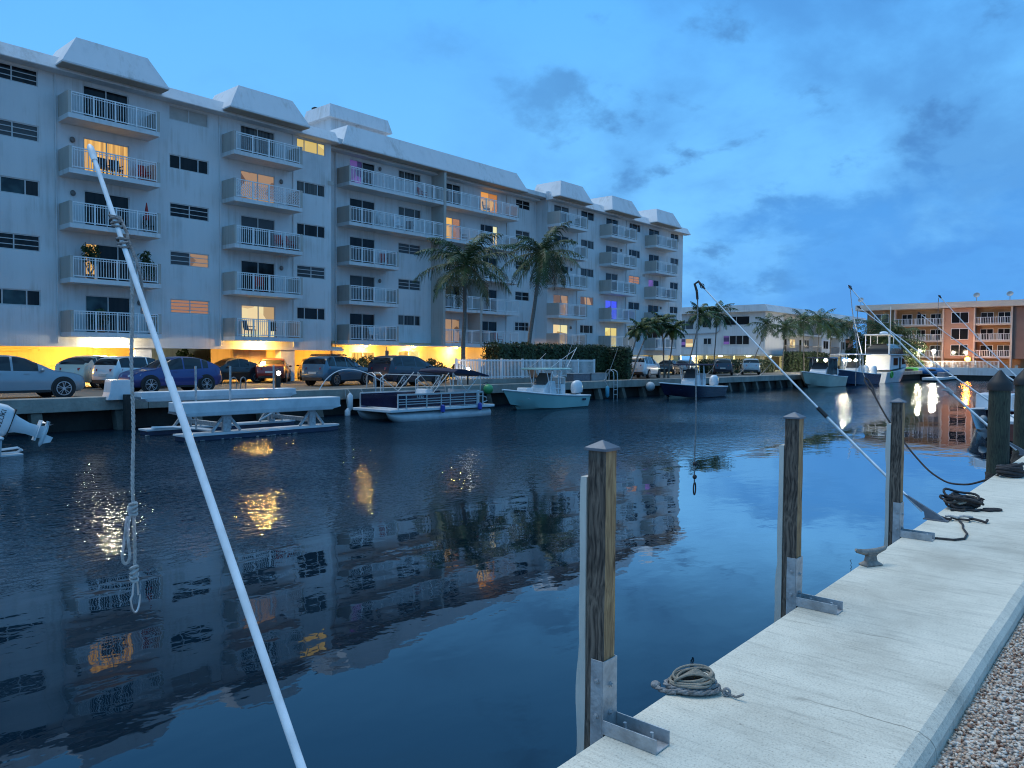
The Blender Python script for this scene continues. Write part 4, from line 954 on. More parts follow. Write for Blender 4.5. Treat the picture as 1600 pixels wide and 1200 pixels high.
def leaves(m, n, fn, size, mi=0):
    for i in range(n):
        c, nr = fn(); c = V(c); s = size * random.uniform(.6, 1.3)
        d = V((random.gauss(0, 1), random.gauss(0, 1), random.gauss(0, .8)))
        if nr is not None: d = d * .55 + V(nr)
        d.normalize(); a = d.cross(V((random.gauss(0, 1), random.gauss(0, 1), random.gauss(0, 1)))).normalized(); b = d.cross(a)
        m.add([c - a * s, c - b * s * .45, c + a * s, c + b * s * .45], [(0, 1, 2, 3)], mi)
def hedge(x0, x1, y0, y1, z0, z1, n, label, size=.10, name='hedge'):
    t = thing(name, label, 'hedge', ((x0 + x1) / 2, (y0 + y1) / 2, z0)); hx, hy, hz = (x1 - x0) / 2, (y1 - y0) / 2, z1 - z0
    m = MB(); m.box(-hx + .12, hx - .12, -hy + .12, hy - .12, 0, hz - .12); m.build('inner_shade', 'hedge_in', t)  # near-black core box, the hedge's inner shade put into the colour
    def fn():
        k = random.random(); A = [hx * 2 * hz, hx * 2 * hy * 1.0, 2 * hy * hz]; tot = sum(A); k *= tot
        j = random.gauss(0, .07)
        bump_ = lambda u: .06 * math.sin(u * 2.3) + .04 * math.sin(u * 5.1)
        if k < A[0]: x = random.uniform(-hx, hx); return (x, -hy + j + bump_(x), random.uniform(0, hz)), (0, -1, .3)
        if k < A[0] + A[1]: x = random.uniform(-hx, hx); return (x, random.uniform(-hy, hy), hz + j + bump_(x + 1)), (0, 0, 1)
        y = random.uniform(-hy, hy); s = random.choice((-1, -1, 1)); return (s * hx + j, y, random.uniform(0, hz)), (s, 0, .3)
    m = MB(); leaves(m, n, fn, size); m.build('foliage', 'hedge', t, fix=False); return t
random.seed(3)
hedge(35.6, 47.4, 31.9, 33.3, G, .84, 15000, 'long tall clipped green hedge behind the white fence', .085)
hedge(47.42, 48.3, 30.2, 33.3, G, .75, 4500, 'bulging round end of the hedge beside the white pickup shaped SUV', .085, 'hedge_end')
hedge(74.0, 92.0, 37.2, 38.2, G, -.15, 5000, 'low dark hedge in front of the white end wall', .13)
hedge(97.5, 112.0, 37.5, 38.6, G, .95, 4000, 'high dark hedge under the walkway of the white block', .15)
def shrub(name, label, loc, r, n, size, mt='shrub', seed=1, pot=False):
    random.seed(seed); t = thing(name, label, 'plant', loc)
    m = MB()
    for i in range(7):
        a = random.uniform(0, 6.28); e = random.uniform(.3, 1); m.tube([(0, 0, .0), (r[0] * .4 * math.cos(a), r[1] * .4 * math.sin(a), r[2] * e * .8), (r[0] * .8 * math.cos(a), r[1] * .8 * math.sin(a), r[2] * 2 * e * .85)], [.03, .02, .008], 5)
    m.build('stems', 'trunk', t)
    cl = [(random.uniform(-.65, .65) * r[0], random.uniform(-.65, .65) * r[1], r[2] * random.uniform(.35, 1.75), random.uniform(.25, .5)) for _ in range(11)]
    def fn():
        c = random.choice(cl); d = V((random.gauss(0, 1), random.gauss(0, 1), random.gauss(0, 1))).normalized() * random.uniform(.5, 1) ** .5
        return (c[0] + d.x * c[3] * r[0], c[1] + d.y * c[3] * r[1], max(.03, c[2] + d.z * c[3] * r[2])), None
    m = MB(); leaves(m, n, fn, size); m.build('leaves', mt, t, fix=False)
    if pot: m = MB(); m.lathe([(.16, -.28), (.21, 0), (.19, -.01), (.05, -.03)], 12); m.build('pot', 'plantpot', t)
    return t
x, z = onY(566, 578, 36); shrub('shrub', 'leafy round shrub between the roof rack SUV and the black SUV', (x, 36, G), (1.3, 1.0, .78), 1500, .085, seed=4)
x, z = onY(692, 578, 34); shrub('shrub', 'leafy dark shrub left of the tall palm trunk', (x, 34, G), (1.35, 1.0, .80), 1700, .09, 'hedge', seed=9)
x, z = onY(289, 560, 55); shrub('garage_plant', 'dark bushy plant seen through the open garage bay', (x, 55, G), (.8, .7, 1.1), 700, .13, 'hedge', seed=5)
x, z = onY(337, 560, 55); shrub('garage_plant', 'bright green plant beside the yellow stair core', (x, 55, G), (.8, .7, 1.05), 600, .13, 'shrub', seed=6)
hedge(20.8, 30, 53.2, 53.8, G, -.55, 1800, 'brown green hedge at the back of the open garage bay', .12)
# the green clump on the end bank
for i, (px, py, cr_, lab) in enumerate(((1352, 528, 4.2, 'dark palm clump left of the bushy tree on the end bank'), (1377, 512, 4.6, 'tall bushy palm in the middle of the end bank clump'), (1403, 522, 4.2, 'bushy palm at the right of the end bank clump'))):
    y, z = onX(px, py, 131); palm('feather_palm', lab, (131, y, G), max(2.5, z - G - .6), (.3, .2), .16, cr_, 34, 60 + i, 0, 'palms on the end bank', .2, -60, .02, 16, .055, .75, False)
y, z = onX(1418, 545, 130); shrub('bush', 'loose olive bush overhanging the end wall', (130, y, G), (3.0, 3.2, 2.4), 2600, .22, 'shrub', seed=31)
y, z = onX(1345, 560, 130.5); shrub('bush', 'dark bush behind the flybridge yacht', (130.5, y, G), (3.0, 3.0, 1.8), 1800, .2, 'hedge', seed=32)
# ------------------------------------------------------------------ cars
def smooth_interp(pts, n, it=2):
    xs = np.linspace(-.5, .5, n); y = np.interp(xs, [p[0] for p in pts], [p[1] for p in pts])
    for _ in range(it):
        z = y.copy(); z[1:-1] = (y[:-2] + 2 * y[1:-1] + y[2:]) / 4; y = z
    return xs, y
CARP = {
 'suv': dict(top=[(-.5, .40), (-.492, .60), (-.475, .72), (-.445, .86), (-.41, .95), (-.34, .985), (-.15, 1.0), (.0, .985), (.06, .94), (.15, .80), (.225, .675), (.26, .645), (.36, .615), (.45, .555), (.487, .48), (.5, .36)],
             belt=[(-.5, .66), (-.3, .655), (.25, .615), (.5, .6)], ws=(.055, .215), rw=(-.472, -.415), side=[(-.425, -.29), (-.27, -.075), (-.055, .125)]),
 'hatch': dict(top=[(-.5, .42), (-.49, .62), (-.465, .70), (-.40, .81), (-.30, .93), (-.20, .985), (-.08, 1.0), (.0, .985), (.07, .93), (.17, .775), (.235, .67), (.27, .64), (.38, .595), (.455, .53), (.488, .46), (.5, .36)],
             belt=[(-.5, .70), (-.3, .665), (.25, .615), (.5, .6)], ws=(.06, .225), rw=(-.45, -.28), side=[(-.33, -.26), (-.24, -.06), (-.04, .14)]),
 'sedan': dict(top=[(-.5, .42), (-.492, .60), (-.46, .685), (-.38, .71), (-.33, .735), (-.25, .85), (-.16, .955), (-.05, 1.0), (.02, .985), (.09, .91), (.18, .76), (.24, .675), (.28, .65), (.4, .60), (.465, .53), (.49, .46), (.5, .36)],
             belt=[(-.5, .68), (-.3, .655), (.25, .615), (.5, .6)], ws=(.075, .23), rw=(-.325, -.19), side=[(-.26, -.2), (-.18, -.04), (-.02, .15)])}
def make_car(label, paint, style, loc, head, L=4.5, W=1.82, H=1.62, rails=False, s=.95, group='cars parked along the far bank', name='parked_car'):
    t = thing(name, label, 'car', (loc[0], loc[1], G + .004), R(head), group, s)
    P = CARP[style]; N = 64; hw = W / 2
    xs, zt = smooth_interp(P['top'], N, 2); _, bl = smooth_interp(P['belt'], N, 1)
    _, w = smooth_interp([(-.5, .80), (-.48, .90), (-.42, .97), (-.25, 1), (.2, 1), (.36, .985), (.44, .91), (.485, .76), (.5, .62)], N, 2)
    _, zb = smooth_interp([(-.5, .27), (-.46, .18), (-.3, .14), (.3, .14), (.46, .16), (.5, .24)], N, 1)
    rings = []; hs = []
    for i in range(N):
        a = hw * w[i]; top = zt[i] * H; be = min(bl[i] * H, top - .012); b0 = zb[i] * H; h = top - be; hs.append(h); k = min(1, h / (.3 * H)); k = k * k * (3 - 2 * k)
        wr = a * (.955 - .215 * k); md = b0 + (be - b0) * .58
        half = [(a * .84, b0), (a * .97, b0 + .05), (a, md * .8 + b0 * .2), (a * 1.0, md), (a * .975, be - .06), (a * .945, be)]
        for tt in (.33, .66, .93): half.append((a * .945 + (wr - a * .945) * (tt ** 1.25), be + h * tt * (.97 if k > .3 else .9)))
        half += [(wr * .80, top - .012 * k - .004), (wr * .4, top - .002), (0, top)]
        x = xs[i] * L; rings.append([(x, -y, z) for y, z in half] + [(x, y, z) for y, z in reversed(half[:-1])])
    n = len(rings[0]); body, glass = MB(), MB(); vs = [p for r in rings for p in r]; body.v = list(vs); glass.v = list(vs)
    for i in range(N - 1):
        xm = (xs[i] + xs[i + 1]) / 2; hm = min(hs[i], hs[i + 1])
        for j in range(n - 1):
            jj = min(j, n - 2 - j); g = False
            if 5 <= jj <= 7 and hm > .11 * H and any(a <= xm <= b for a, b in P['side']): g = True
            if jj >= 9 and (P['ws'][0] <= xm <= P['ws'][1] or P['rw'][0] <= xm <= P['rw'][1]) : g = True
            if jj == 8 and (P['ws'][0] + .015 <= xm <= P['ws'][1] - .01 or P['rw'][0] + .008 <= xm <= P['rw'][1] - .008) and hm > .06 * H: g = True
            f = (i * n + j, i * n + j + 1, (i + 1) * n + j + 1, (i + 1) * n + j)
            (glass if g else body).f.append(f); (glass if g else body).m.append(0)
    body.f += [tuple(range(n)), tuple((N - 1) * n + j for j in range(n))]; body.m += [0, 0]
    def clean(mb):
        used = sorted({q for f in mb.f for q in f}); mp = {q: i for i, q in enumerate(used)}; mb.v = [mb.v[q] for q in used]; mb.f = [tuple(mp[q] for q in f) for f in mb.f]; return mb
    clean(body).build('body', paint, t, smooth=True, angle=60, fix=True); clean(glass).build('windows', 'carglass', t, smooth=True, angle=60)
    rad = .355
    for sx in (-.295, .31):
        i = int((sx + .5) * (N - 1)); ww = hw * w[i]
        for sg in (-1, 1):
            m = MB(); Ma = Matrix.Translation((sx * L, sg * (ww * 1.0 - .022), rad + .02)) @ Matrix.Rotation(R(90), 4, 'X')
            m.lathe([(rad * 1.16, -.03), (rad * 1.16, .03), (.05, .03), (.05, -.03)], 24, M4=Ma); m.build('wheel_arch', 'black', t)
            m = MB(); Mx = Matrix.Translation((sx * L, sg * (ww - .085), rad)) @ Matrix.Rotation(R(90), 4, 'X')
            m.lathe([(rad * .70, -.11), (rad * .95, -.115), (rad, -.085), (rad, .085), (rad * .95, .115), (rad * .70, .11)], 24, M4=Mx); wl = m.build('wheel', 'tyre', t, smooth=True)
            m = MB(); Mr = Matrix.Translation((sx * L, sg * (ww + .042), rad)) @ Matrix.Rotation(R(90), 4, 'X')
            m.lathe([(rad * .72, -.02), (rad * .72, .012), (rad * .64, .012), (rad * .64, -.02)], 24, M4=Mr, caps=False); m.lathe([(.055, -.015), (.055, .018)], 8, M4=Mr)
            for k in range(10):
                a = (k // 2) * 1.2566 + (.2 if k % 2 else -.2) + sx; m.bar(Mr @ V((.04 * math.cos(a), .04 * math.sin(a), 0)), Mr @ V((rad * .68 * math.cos(a), rad * .68 * math.sin(a), 0)), .035, .02)
            m.build('rim', 'rim', wl)
    def at(x, frac):       # point on the flank / nose at station x
        i = int(round((x + .5) * (N - 1))); return hw * w[i]
    for sg in (-1, 1):
        zq = .60 * H if style != 'sedan' else .585 * H
        m = MB(); m.hexa([(-.501 * L, sg * hw * .50, zq - .09), (-.415 * L, sg * (at(-.415, 0) + .006), zq - .05), (-.43 * L, sg * hw * .8, zq - .05), (-.47 * L, sg * hw * .48, zq - .09)],
                         [(-.499 * L, sg * hw * .50, zq + .03), (-.40 * L, sg * (at(-.40, 0) * .985 + .006), zq + .055), (-.42 * L, sg * hw * .78, zq + .055), (-.47 * L, sg * hw * .48, zq + .03)]); m.build('tail_light', 'tail', t)
        zh = .47 * H
        m = MB(); m.hexa([(.492 * L, sg * hw * .42, zh - .05), (.415 * L, sg * (at(.415, 0) + .004), zh), (.40 * L, sg * hw * .75, zh), (.46 * L, sg * hw * .40, zh - .05)],
                         [(.484 * L, sg * hw * .42, zh + .03), (.40 * L, sg * (at(.40, 0) * .99 + .004), zh + .09), (.39 * L, sg * hw * .73, zh + .09), (.45 * L, sg * hw * .40, zh + .03)]); m.build('headlight', 'head', t)
        m = MB(); m.ball((.155 * L, sg * (hw + .06), .655 * H), (.075, .105, .062), 8, 6); m.build('mirror', paint, t, smooth=True)
        m = MB()
        for xh in (-.14, .05): m.box(xh * L - .09, xh * L + .09, sg * (hw * .975), sg * (hw * .975 + .022), .565 * H, .565 * H + .025)
        m.build('door_handles', paint, t)
        m = MB(); m.box(-.20 * L, .215 * L, sg * (hw * .955), sg * (hw * 1.005), .145 * H, .20 * H); m.build('side_sill', 'black', t)
    m = MB(); m.box(-.506 * L, -.46 * L, -.26, .26, .40 * H, .40 * H + .12); m.build('number_plate', 'plate', t)
    m = MB(); m.box(-.508 * L, -.45 * L, -hw * .72, hw * .72, .19 * H, .29 * H); m.build('bumper_trim', 'black', t)
    m = MB(); m.box(.46 * L, .505 * L, -hw * .56, hw * .56, .20 * H, .33 * H); m.build('grille', 'black', t)
    if rails:
        m = MB(); zr = H * .99; wr = hw * .70
        for sg in (-1, 1): m.bar((-.36 * L, sg * wr, zr + .03), (.0, sg * wr, zr + .03), .045)
        for u in (-.33, -.18, -.03): m.bar((u * L, -wr * 1.05, zr + .085), (u * L, wr * 1.05, zr + .085), .08, .05)
        m.build('roof_rack', 'black', t)
    return t
def car_at(px0, px1, Y, *a, **k):
    x = (onY(px0, 590, Y)[0] + onY(px1, 590, Y)[0]) / 2; return (x, Y)
make_car('pale silver blue crossover at the left edge of the seawall', 'silverblue', 'hatch', (8.8, 30.75), 0, 4.5, 1.84, 1.55, s=.98)
make_car('black car roof showing behind the silver blue crossover', 'blackcar', 'suv', (7.0, 38.3), 12, 4.6, 1.9, 1.65)
make_car('pearl white hatchback with dark rear window, behind the white SUV', 'pearl', 'hatch', (14.9, 39.4), 35, 4.3, 1.8, 1.6)
make_car('white boxy SUV with large dark side windows, left of the blue hatchback', 'whitecar', 'suv', (15.6, 36.3), 18, 4.5, 1.9, 1.70, s=.88)
make_car('dark blue hatchback facing left near the white boat lift', 'bluecar', 'hatch', (15.15, 32.3), 180, 4.1, 1.8, 1.58)
make_car('black small car nose beside the yellow stair core', 'blackcar', 'sedan', (22.7, 41.0), 180, 4.2, 1.75, 1.5)
make_car('red car under the balcony lamp with lit looking tail lights', 'redcar', 'sedan', (25.4, 40.9), 52, 4.2, 1.8, 1.5)
make_car('black car mostly hidden behind the grey garage column', 'blackcar', 'hatch', (29.6, 43.0), 60, 4.2, 1.8, 1.5)
make_car('grey blue SUV with roof rack before the yellow garage wall', 'tealcar', 'suv', (25.2, 34.3), 16, 4.4, 1.85, 1.66, rails=True)
make_car('large black SUV parked beside the pontoon boat', 'navycar', 'suv', (27.55, 31.3), 6, 4.75, 1.95, 1.72)
make_car('white sedan end poking out behind the hedge', 'whitecar', 'sedan', (56.8, 36.0), 160, 4.4, 1.8, 1.5)
make_car('white pickup shaped SUV between the hedge and slender palms', 'whitecar', 'suv', (53.8, 32.6), 14, 4.8, 1.95, 1.85)
make_car('white car under the building left of the orange column', 'whitecar', 'hatch', (63.5, 39.3), 15, 4.4, 1.8, 1.6)
make_car('black car at the foot of the orange column', 'blackcar', 'sedan', (68.5, 38.5), 15, 4.4, 1.8, 1.5)
make_car('silver car between the two orange columns', 'silvercar', 'hatch', (73.0, 39.0), 15, 4.4, 1.8, 1.55)
make_car('dark navy SUV before the low hedge at the white end wall', 'navycar', 'suv', (70.3, 33.6), 25, 4.6, 1.9, 1.7)
make_car('silver SUV right of the dark navy SUV', 'silvercar', 'suv', (75.8, 33.2), 25, 4.7, 1.9, 1.75)

# ------------------------------------------------------------------ boats
def hull_rings(L, beam, fb_bow, fb_st, flare=.72, n=14, draft=.32, rake=.55):
    out = []
    for i in range(n + 1):
        t = i / n; x = t * L
        w = beam / 2 * (1 if t < .45 else max(.015, 1 - ((t - .45) / .55) ** 2.3))
        wc = beam / 2 * (.86 if t < .35 else max(.008, .86 * (1 - ((t - .35) / .65) ** 1.7))) * (1 if t < .6 else flare + (1 - flare) * (1 - (t - .6) / .4))
        zs = fb_st + (fb_bow - fb_st) * t ** 1.8; zc = .02 + .42 * fb_bow * max(0, t - .45) ** 1.6 * 1.6; zk = -draft + (draft + .35 * fb_bow) * max(0, (t - .72) / .28) ** 2.2
        xo = rake * max(0, t - .7) / .3
        xs = x - rake * .0
        kx = x - xo * .9 * (1 if t > .7 else 0)
        half = [(kx, 0, zk), (kx + .0, wc * .55, zk + (zc - zk) * .55), (x - xo * .6, wc, zc), (x - xo * .3, w * .55 + wc * .45, zc + (zs - zc) * .5), (x, w, zs)]
        out.append(half)
    return out
def hull(t, L, beam, fb, fs, mt, bottom=None, stripe=None, rake=.6, deck='white', well=True):
    """bow points to +x, origin at the middle of the transom on the waterline"""
    st = hull_rings(L, beam, fb, fs, rake=rake)
    rings = [[(x, -y, z) for x, y, z in reversed(h)] + [(x, y, z) for x, y, z in h[1:]] for h in st]
    mb = MB(); mb.loft(rings, close=False, cap=False)
    n = len(rings[0]); mb.add(rings[0], [tuple(range(n))])
    if bottom:
        for i, f in enumerate(mb.f):
            if len(f) == 4 and max(mb.v[q][2] for q in f) < .30 and min(mb.v[q][2] for q in f) < .12: mb.m[i] = 1
    mb.build('hull', [mt, bottom or mt], t, smooth=True, angle=28)
    # gunwale cap, deck and cockpit well
    g = MB()
    for sg in (-1, 1): g.tube([(h[-1][0], sg * h[-1][1], h[-1][2] + .005) for h in st], .045, 6)
    g.tube([(0, -st[0][-1][1], st[0][-1][2]), (0, st[0][-1][1], st[0][-1][2])], .045, 6); g.build('rub_rail', deck, t, smooth=True)
    d = MB(); 
    inn = [[(h[-1][0], -h[-1][1], h[-1][2]), (h[-1][0] - .02, -h[-1][1] * .84, h[-1][2] + .02), (h[-1][0] - .02, -h[-1][1] * .80, h[-1][2] - (.35 if well and i < 12 else 0)), (h[-1][0] - .02, h[-1][1] * .80, h[-1][2] - (.35 if well and i < 12 else 0)), (h[-1][0] - .02, h[-1][1] * .84, h[-1][2] + .02), (h[-1][0], h[-1][1], h[-1][2])] for i, h in enumerate(st)]
    d.loft(inn, close=False, cap=False); d.build('deck', deck, t, smooth=True, angle=30)
    return st
def outboard(t, x, y, z, s=1.0, tilt=0.0, mt='white', text=None, heading=-1):
    Mx = Matrix.Translation((x, y, z)) @ Matrix.Rotation(R(tilt), 4, 'Y') @ Matrix.Scale(s, 4)
    m = MB(); 
    sec = [(-.02, .30, .17), (-.10, .37, .19), (.08, .43, .215), (.28, .42, .21), (.44, .35, .18), (.54, .23, .13), (.575, .10, .06)]
    rings = []
    for zz, a, b in sec[1:]:
        rings.append([(-.20 + a * math.copysign(abs(math.cos(q)) ** .7, math.cos(q)), b * math.copysign(abs(math.sin(q)) ** .7, math.sin(q)), zz) for q in np.linspace(0, 2 * math.pi, 17)[:-1]])
    m.loft(rings, M4=Mx); o = m.build('outboard_motor', mt, t, smooth=True, angle=50)
    m = MB(); m.loft([[(cx + a * sx, b * sy, zz) for sx, sy in ((-1, -.6), (-.5, -1), (.5, -1), (1, -.5), (1, .5), (.5, 1), (-.5, 1), (-1, .6))] for cx, a, b, zz in ((-.2, .27, .15, -.105), (-.2, .20, .11, -.28), (-.18, .15, .075, -.55), (-.17, .16, .05, -.85), (-.2, .18, .03, -.98))], M4=Mx)
    m.box(-.48, .08, -.13, .13, -.80, -.785, M4=Mx); m.loft([[(xx, r * math.cos(q), -.98 + r * math.sin(q)) for q in np.linspace(0, 6.283, 9)[:-1]] for xx, r in ((.2, .01), (.12, .055), (-.25, .07), (-.42, .05))], M4=Mx)
    m.add([(.12, 0, -1.0), (-.15, 0, -1.0), (-.12, 0, -1.22), (.02, 0, -1.20), (.12, .015, -1.0), (-.15, .015, -1.0), (-.12, .015, -1.22), (.02, .015, -1.20)], [(0, 1, 2, 3), (7, 6, 5, 4), (0, 4, 5, 1), (1, 5, 6, 2), (2, 6, 7, 3), (3, 7, 4, 0)], M4=Mx)
    m.build('drive_leg', mt, o, smooth=True, angle=40)
    m = MB()
    for k in range(3):
        a = k * 2.094; m.add([(-.44, .02 * math.cos(a), -.98 + .02 * math.sin(a)), (-.40, .17 * math.cos(a - .35), -.98 + .17 * math.sin(a - .35)), (-.48, .17 * math.cos(a + .35), -.98 + .17 * math.sin(a + .35))], [(0, 1, 2)], M4=Mx)
    m.lathe([(.05, -.05), (.05, .05)], 8, M4=Mx @ Matrix.Translation((-.45, 0, -.98)) @ Matrix.Rotation(R(90), 4, 'Y')); m.build('propeller', 'alu', o)
    m = MB(); m.box(-.575, .175, -.195, .195, -.112, -.092, M4=Mx); m.build('cowl_seam', 'black', o)
    return o, Mx
def console(t, x, z, w=.9, l=.8, h=.95, mt='white'):
    m = MB(); m.prism([(x - l * .5, z), (x + l * .5, z), (x + l * .42, z + h * .6), (x + l * .1, z + h), (x - l * .32, z + h)], 'y', -w / 2, w / 2); m.build('console', mt, t, bevel=.05)
    m = MB(); m.hexa([(x + .05, -w * .45, z + h + .003), (x + l * .3, -w * .45, z + h * .8), (x + l * .3, w * .45, z + h * .8), (x + .05, w * .45, z + h + .003)], [(x - .12, -w * .42, z + h + .42), (x - .10, -w * .42, z + h + .42), (x - .10, w * .42, z + h + .42), (x - .12, w * .42, z + h + .42)]); m.build('windscreen', 'glass_b', t)
    m = MB(); m.box(x - l * .5 - .75, x - l * .5 - .3, -w * .45, w * .45, z, z + .75); m.box(x - l * .5 - .75, x - l * .5 - .68, -w * .45, w * .45, z + .75, z + 1.12); m.build('seat', mt, t, bevel=.04)
def ttop(t, x0, x1, w, z0, z1, mt='white', leg='white'):
    m = MB(); m.loft([[(a, b * w / 2, zz) for a, b in ((x0 - e, -1 + k), (x0 - e, 1 - k), (x1 + e, 1 - k), (x1 + e, -1 + k))] for e, k, zz in ((-.05, .1, z1), (0, 0, z1 + .03), (0, .02, z1 + .07), (-.2, .12, z1 + .11))]); m.build('hard_top', mt, t, smooth=True, angle=30)
    m = MB(); xm = (x0 + x1) / 2
    for sg in (-1, 1):
        y = sg * w * .36
        m.tube([(xm - .55, y, z0), (xm - .35, y * .95, z1)], .03, 6); m.tube([(xm - .25, y, z0), (xm - .30, y * .95, z1)], .025, 6); m.tube([(xm + .45, y, z0), (xm + .30, y * .95, z1)], .03, 6); m.tube([(xm + .30, y, z0), (xm + .75, y * .95, z1)], .025, 6)
        m.tube([(xm - .5, y, z0 + .35), (xm + .42, y, z0 + .35)], .02, 6)
    m.build('top_frame', leg, t)
# 1 white stern with a tilted outboard at the left edge
b1 = thing('outboard_boat', 'white boat stern with a tilted white outboard at the left picture edge', 'boat', (6.35, 24.0, WZ), math.pi, 'boats moored along the canal')
hull(b1, 5.5, 2.1, .8, .50, 'white', rake=.6)
o, Mx = outboard(b1, -.28, 0, .66, 1.05, 70)
textmesh('SUZUKI', .17, 'lettering', 'black', o, Mx @ Matrix.Translation((-.20, .220, .16)) @ Matrix.Rotation(R(180), 4, 'Z') @ Matrix.Rotation(R(90), 4, 'X'))
m = MB(); m.tube([(-.05, .5, .15), (-.5, .5, .18), (-.62, .45, .10), (-.5, .35, .03), (-.05, .35, .02)], .035, 6); m.box(-.55, 0, .1, .8, .0, .04); m.build('swim_step', 'white', b1)
# 2 drive-on lift
def boat_lift():
    t = thing('boat_lift', 'empty white floating boat lift with two long beams over two pontoons', 'boat lift', (14.2, 24.8, WZ))
    for y0, y1, x0, x1, dx, zb, zt in ((-1.55, -.85, -3.05, 3.0, .32, .76, 1.21), (1.15, 1.75, -3.0, 2.9, .2, 1.12, 1.45)):
        m = MB()
        m.loft([[(x, y, z) for y, z in ((y0 + c, zb + e), (y1 - c, zb + e), (y1, zb + .12), (y1, zt), (y0, zt), (y0, zb + .12))] for x, c, e in ((x0, .04, .16), (x0 + dx, .02, 0), (x1 - dx, .02, 0), (x1, .04, .18))])
        m.build('bunk_beam', 'white_dirty', t, bevel=.02)
        m = MB(); m.loft([[(x, y, z) for y, z in ((y0, -.25), (y1, -.25), (y1, .14), (y0, .14))] for x in (x0 + .2, x1 - .55)] + [[(x1 + .05, y, z) for y, z in ((y0 + .2, -.1), (y1 - .2, -.1), (y1 - .2, .13), (y0 + .2, .13))]])
        m.build('float_tank', 'navy_hull', t)
        m = MB(); m.box(x0 + .15, x1 - .5, y0 - .03, y1 + .03, .143, .20); m.hexa([(x1 - .5, y0 - .03, .143), (x1 + .1, y0 + .2, .143), (x1 + .1, y1 - .2, .143), (x1 - .5, y1 + .03, .143)], [(x1 - .5, y0 - .03, .20), (x1 + .1, y0 + .2, .20), (x1 + .1, y1 - .2, .20), (x1 - .5, y1 + .03, .20)]); m.build('tank_top', 'white_dirty', t)
    for x in (-1.3, 2.0):
        for y in (-1.2, 1.45):
            m = MB(); m.box(x - .13, x + .13, y - .06, y + .06, .202, .757 if y < 0 else 1.117); m.bar((x - .5, y, .22), (x - .1, y, .7), .08); m.bar((x + .5, y, .22), (x + .1, y, .7), .08); m.build('lift_arm', 'galv', t)
        m = MB(); m.bar((x, -1.15, .40), (x, 1.4, .40), .14, .14); m.build('cross_beam', 'galv', t)
    m = MB(); m.tube([(-2.6, 1.3, .24), (-2.3, .4, .30), (-1.9, -.6, .28), (-1.6, -1.0, .24)], .05, 6); m.tube([(1.4, 1.2, .3), (1.7, .9, .55), (1.9, 1.2, .3)], .04, 6); m.build('air_hose', 'white', t, smooth=True)
    random.seed(5); m = MB()
    for i in range(140):
        y = random.choice((-1.57, -1.5, 1.13)); m.ball((random.uniform(-3.0, 2.4), y + random.uniform(-.03, .03), random.uniform(-.08, .0)), (random.uniform(.04, .12), .03, random.uniform(.015, .03)), 6, 4)
    m.build('marine_growth', 'barn', t)
    for x, y in ((-2.1, -.75), (-1.15, -1.2), (1.95, 1.2)):
        m = MB(); m.tube([(x, y, .3), (x, y, 2.35)], .035, 8); m.build('guide_pole', 'galv', t, smooth=True)
M['navy_hull'] = mat('lift_tank_dark', (0.035, 0.05, 0.10), (0.02, 0.03, 0.06), 3, .5)
boat_lift()
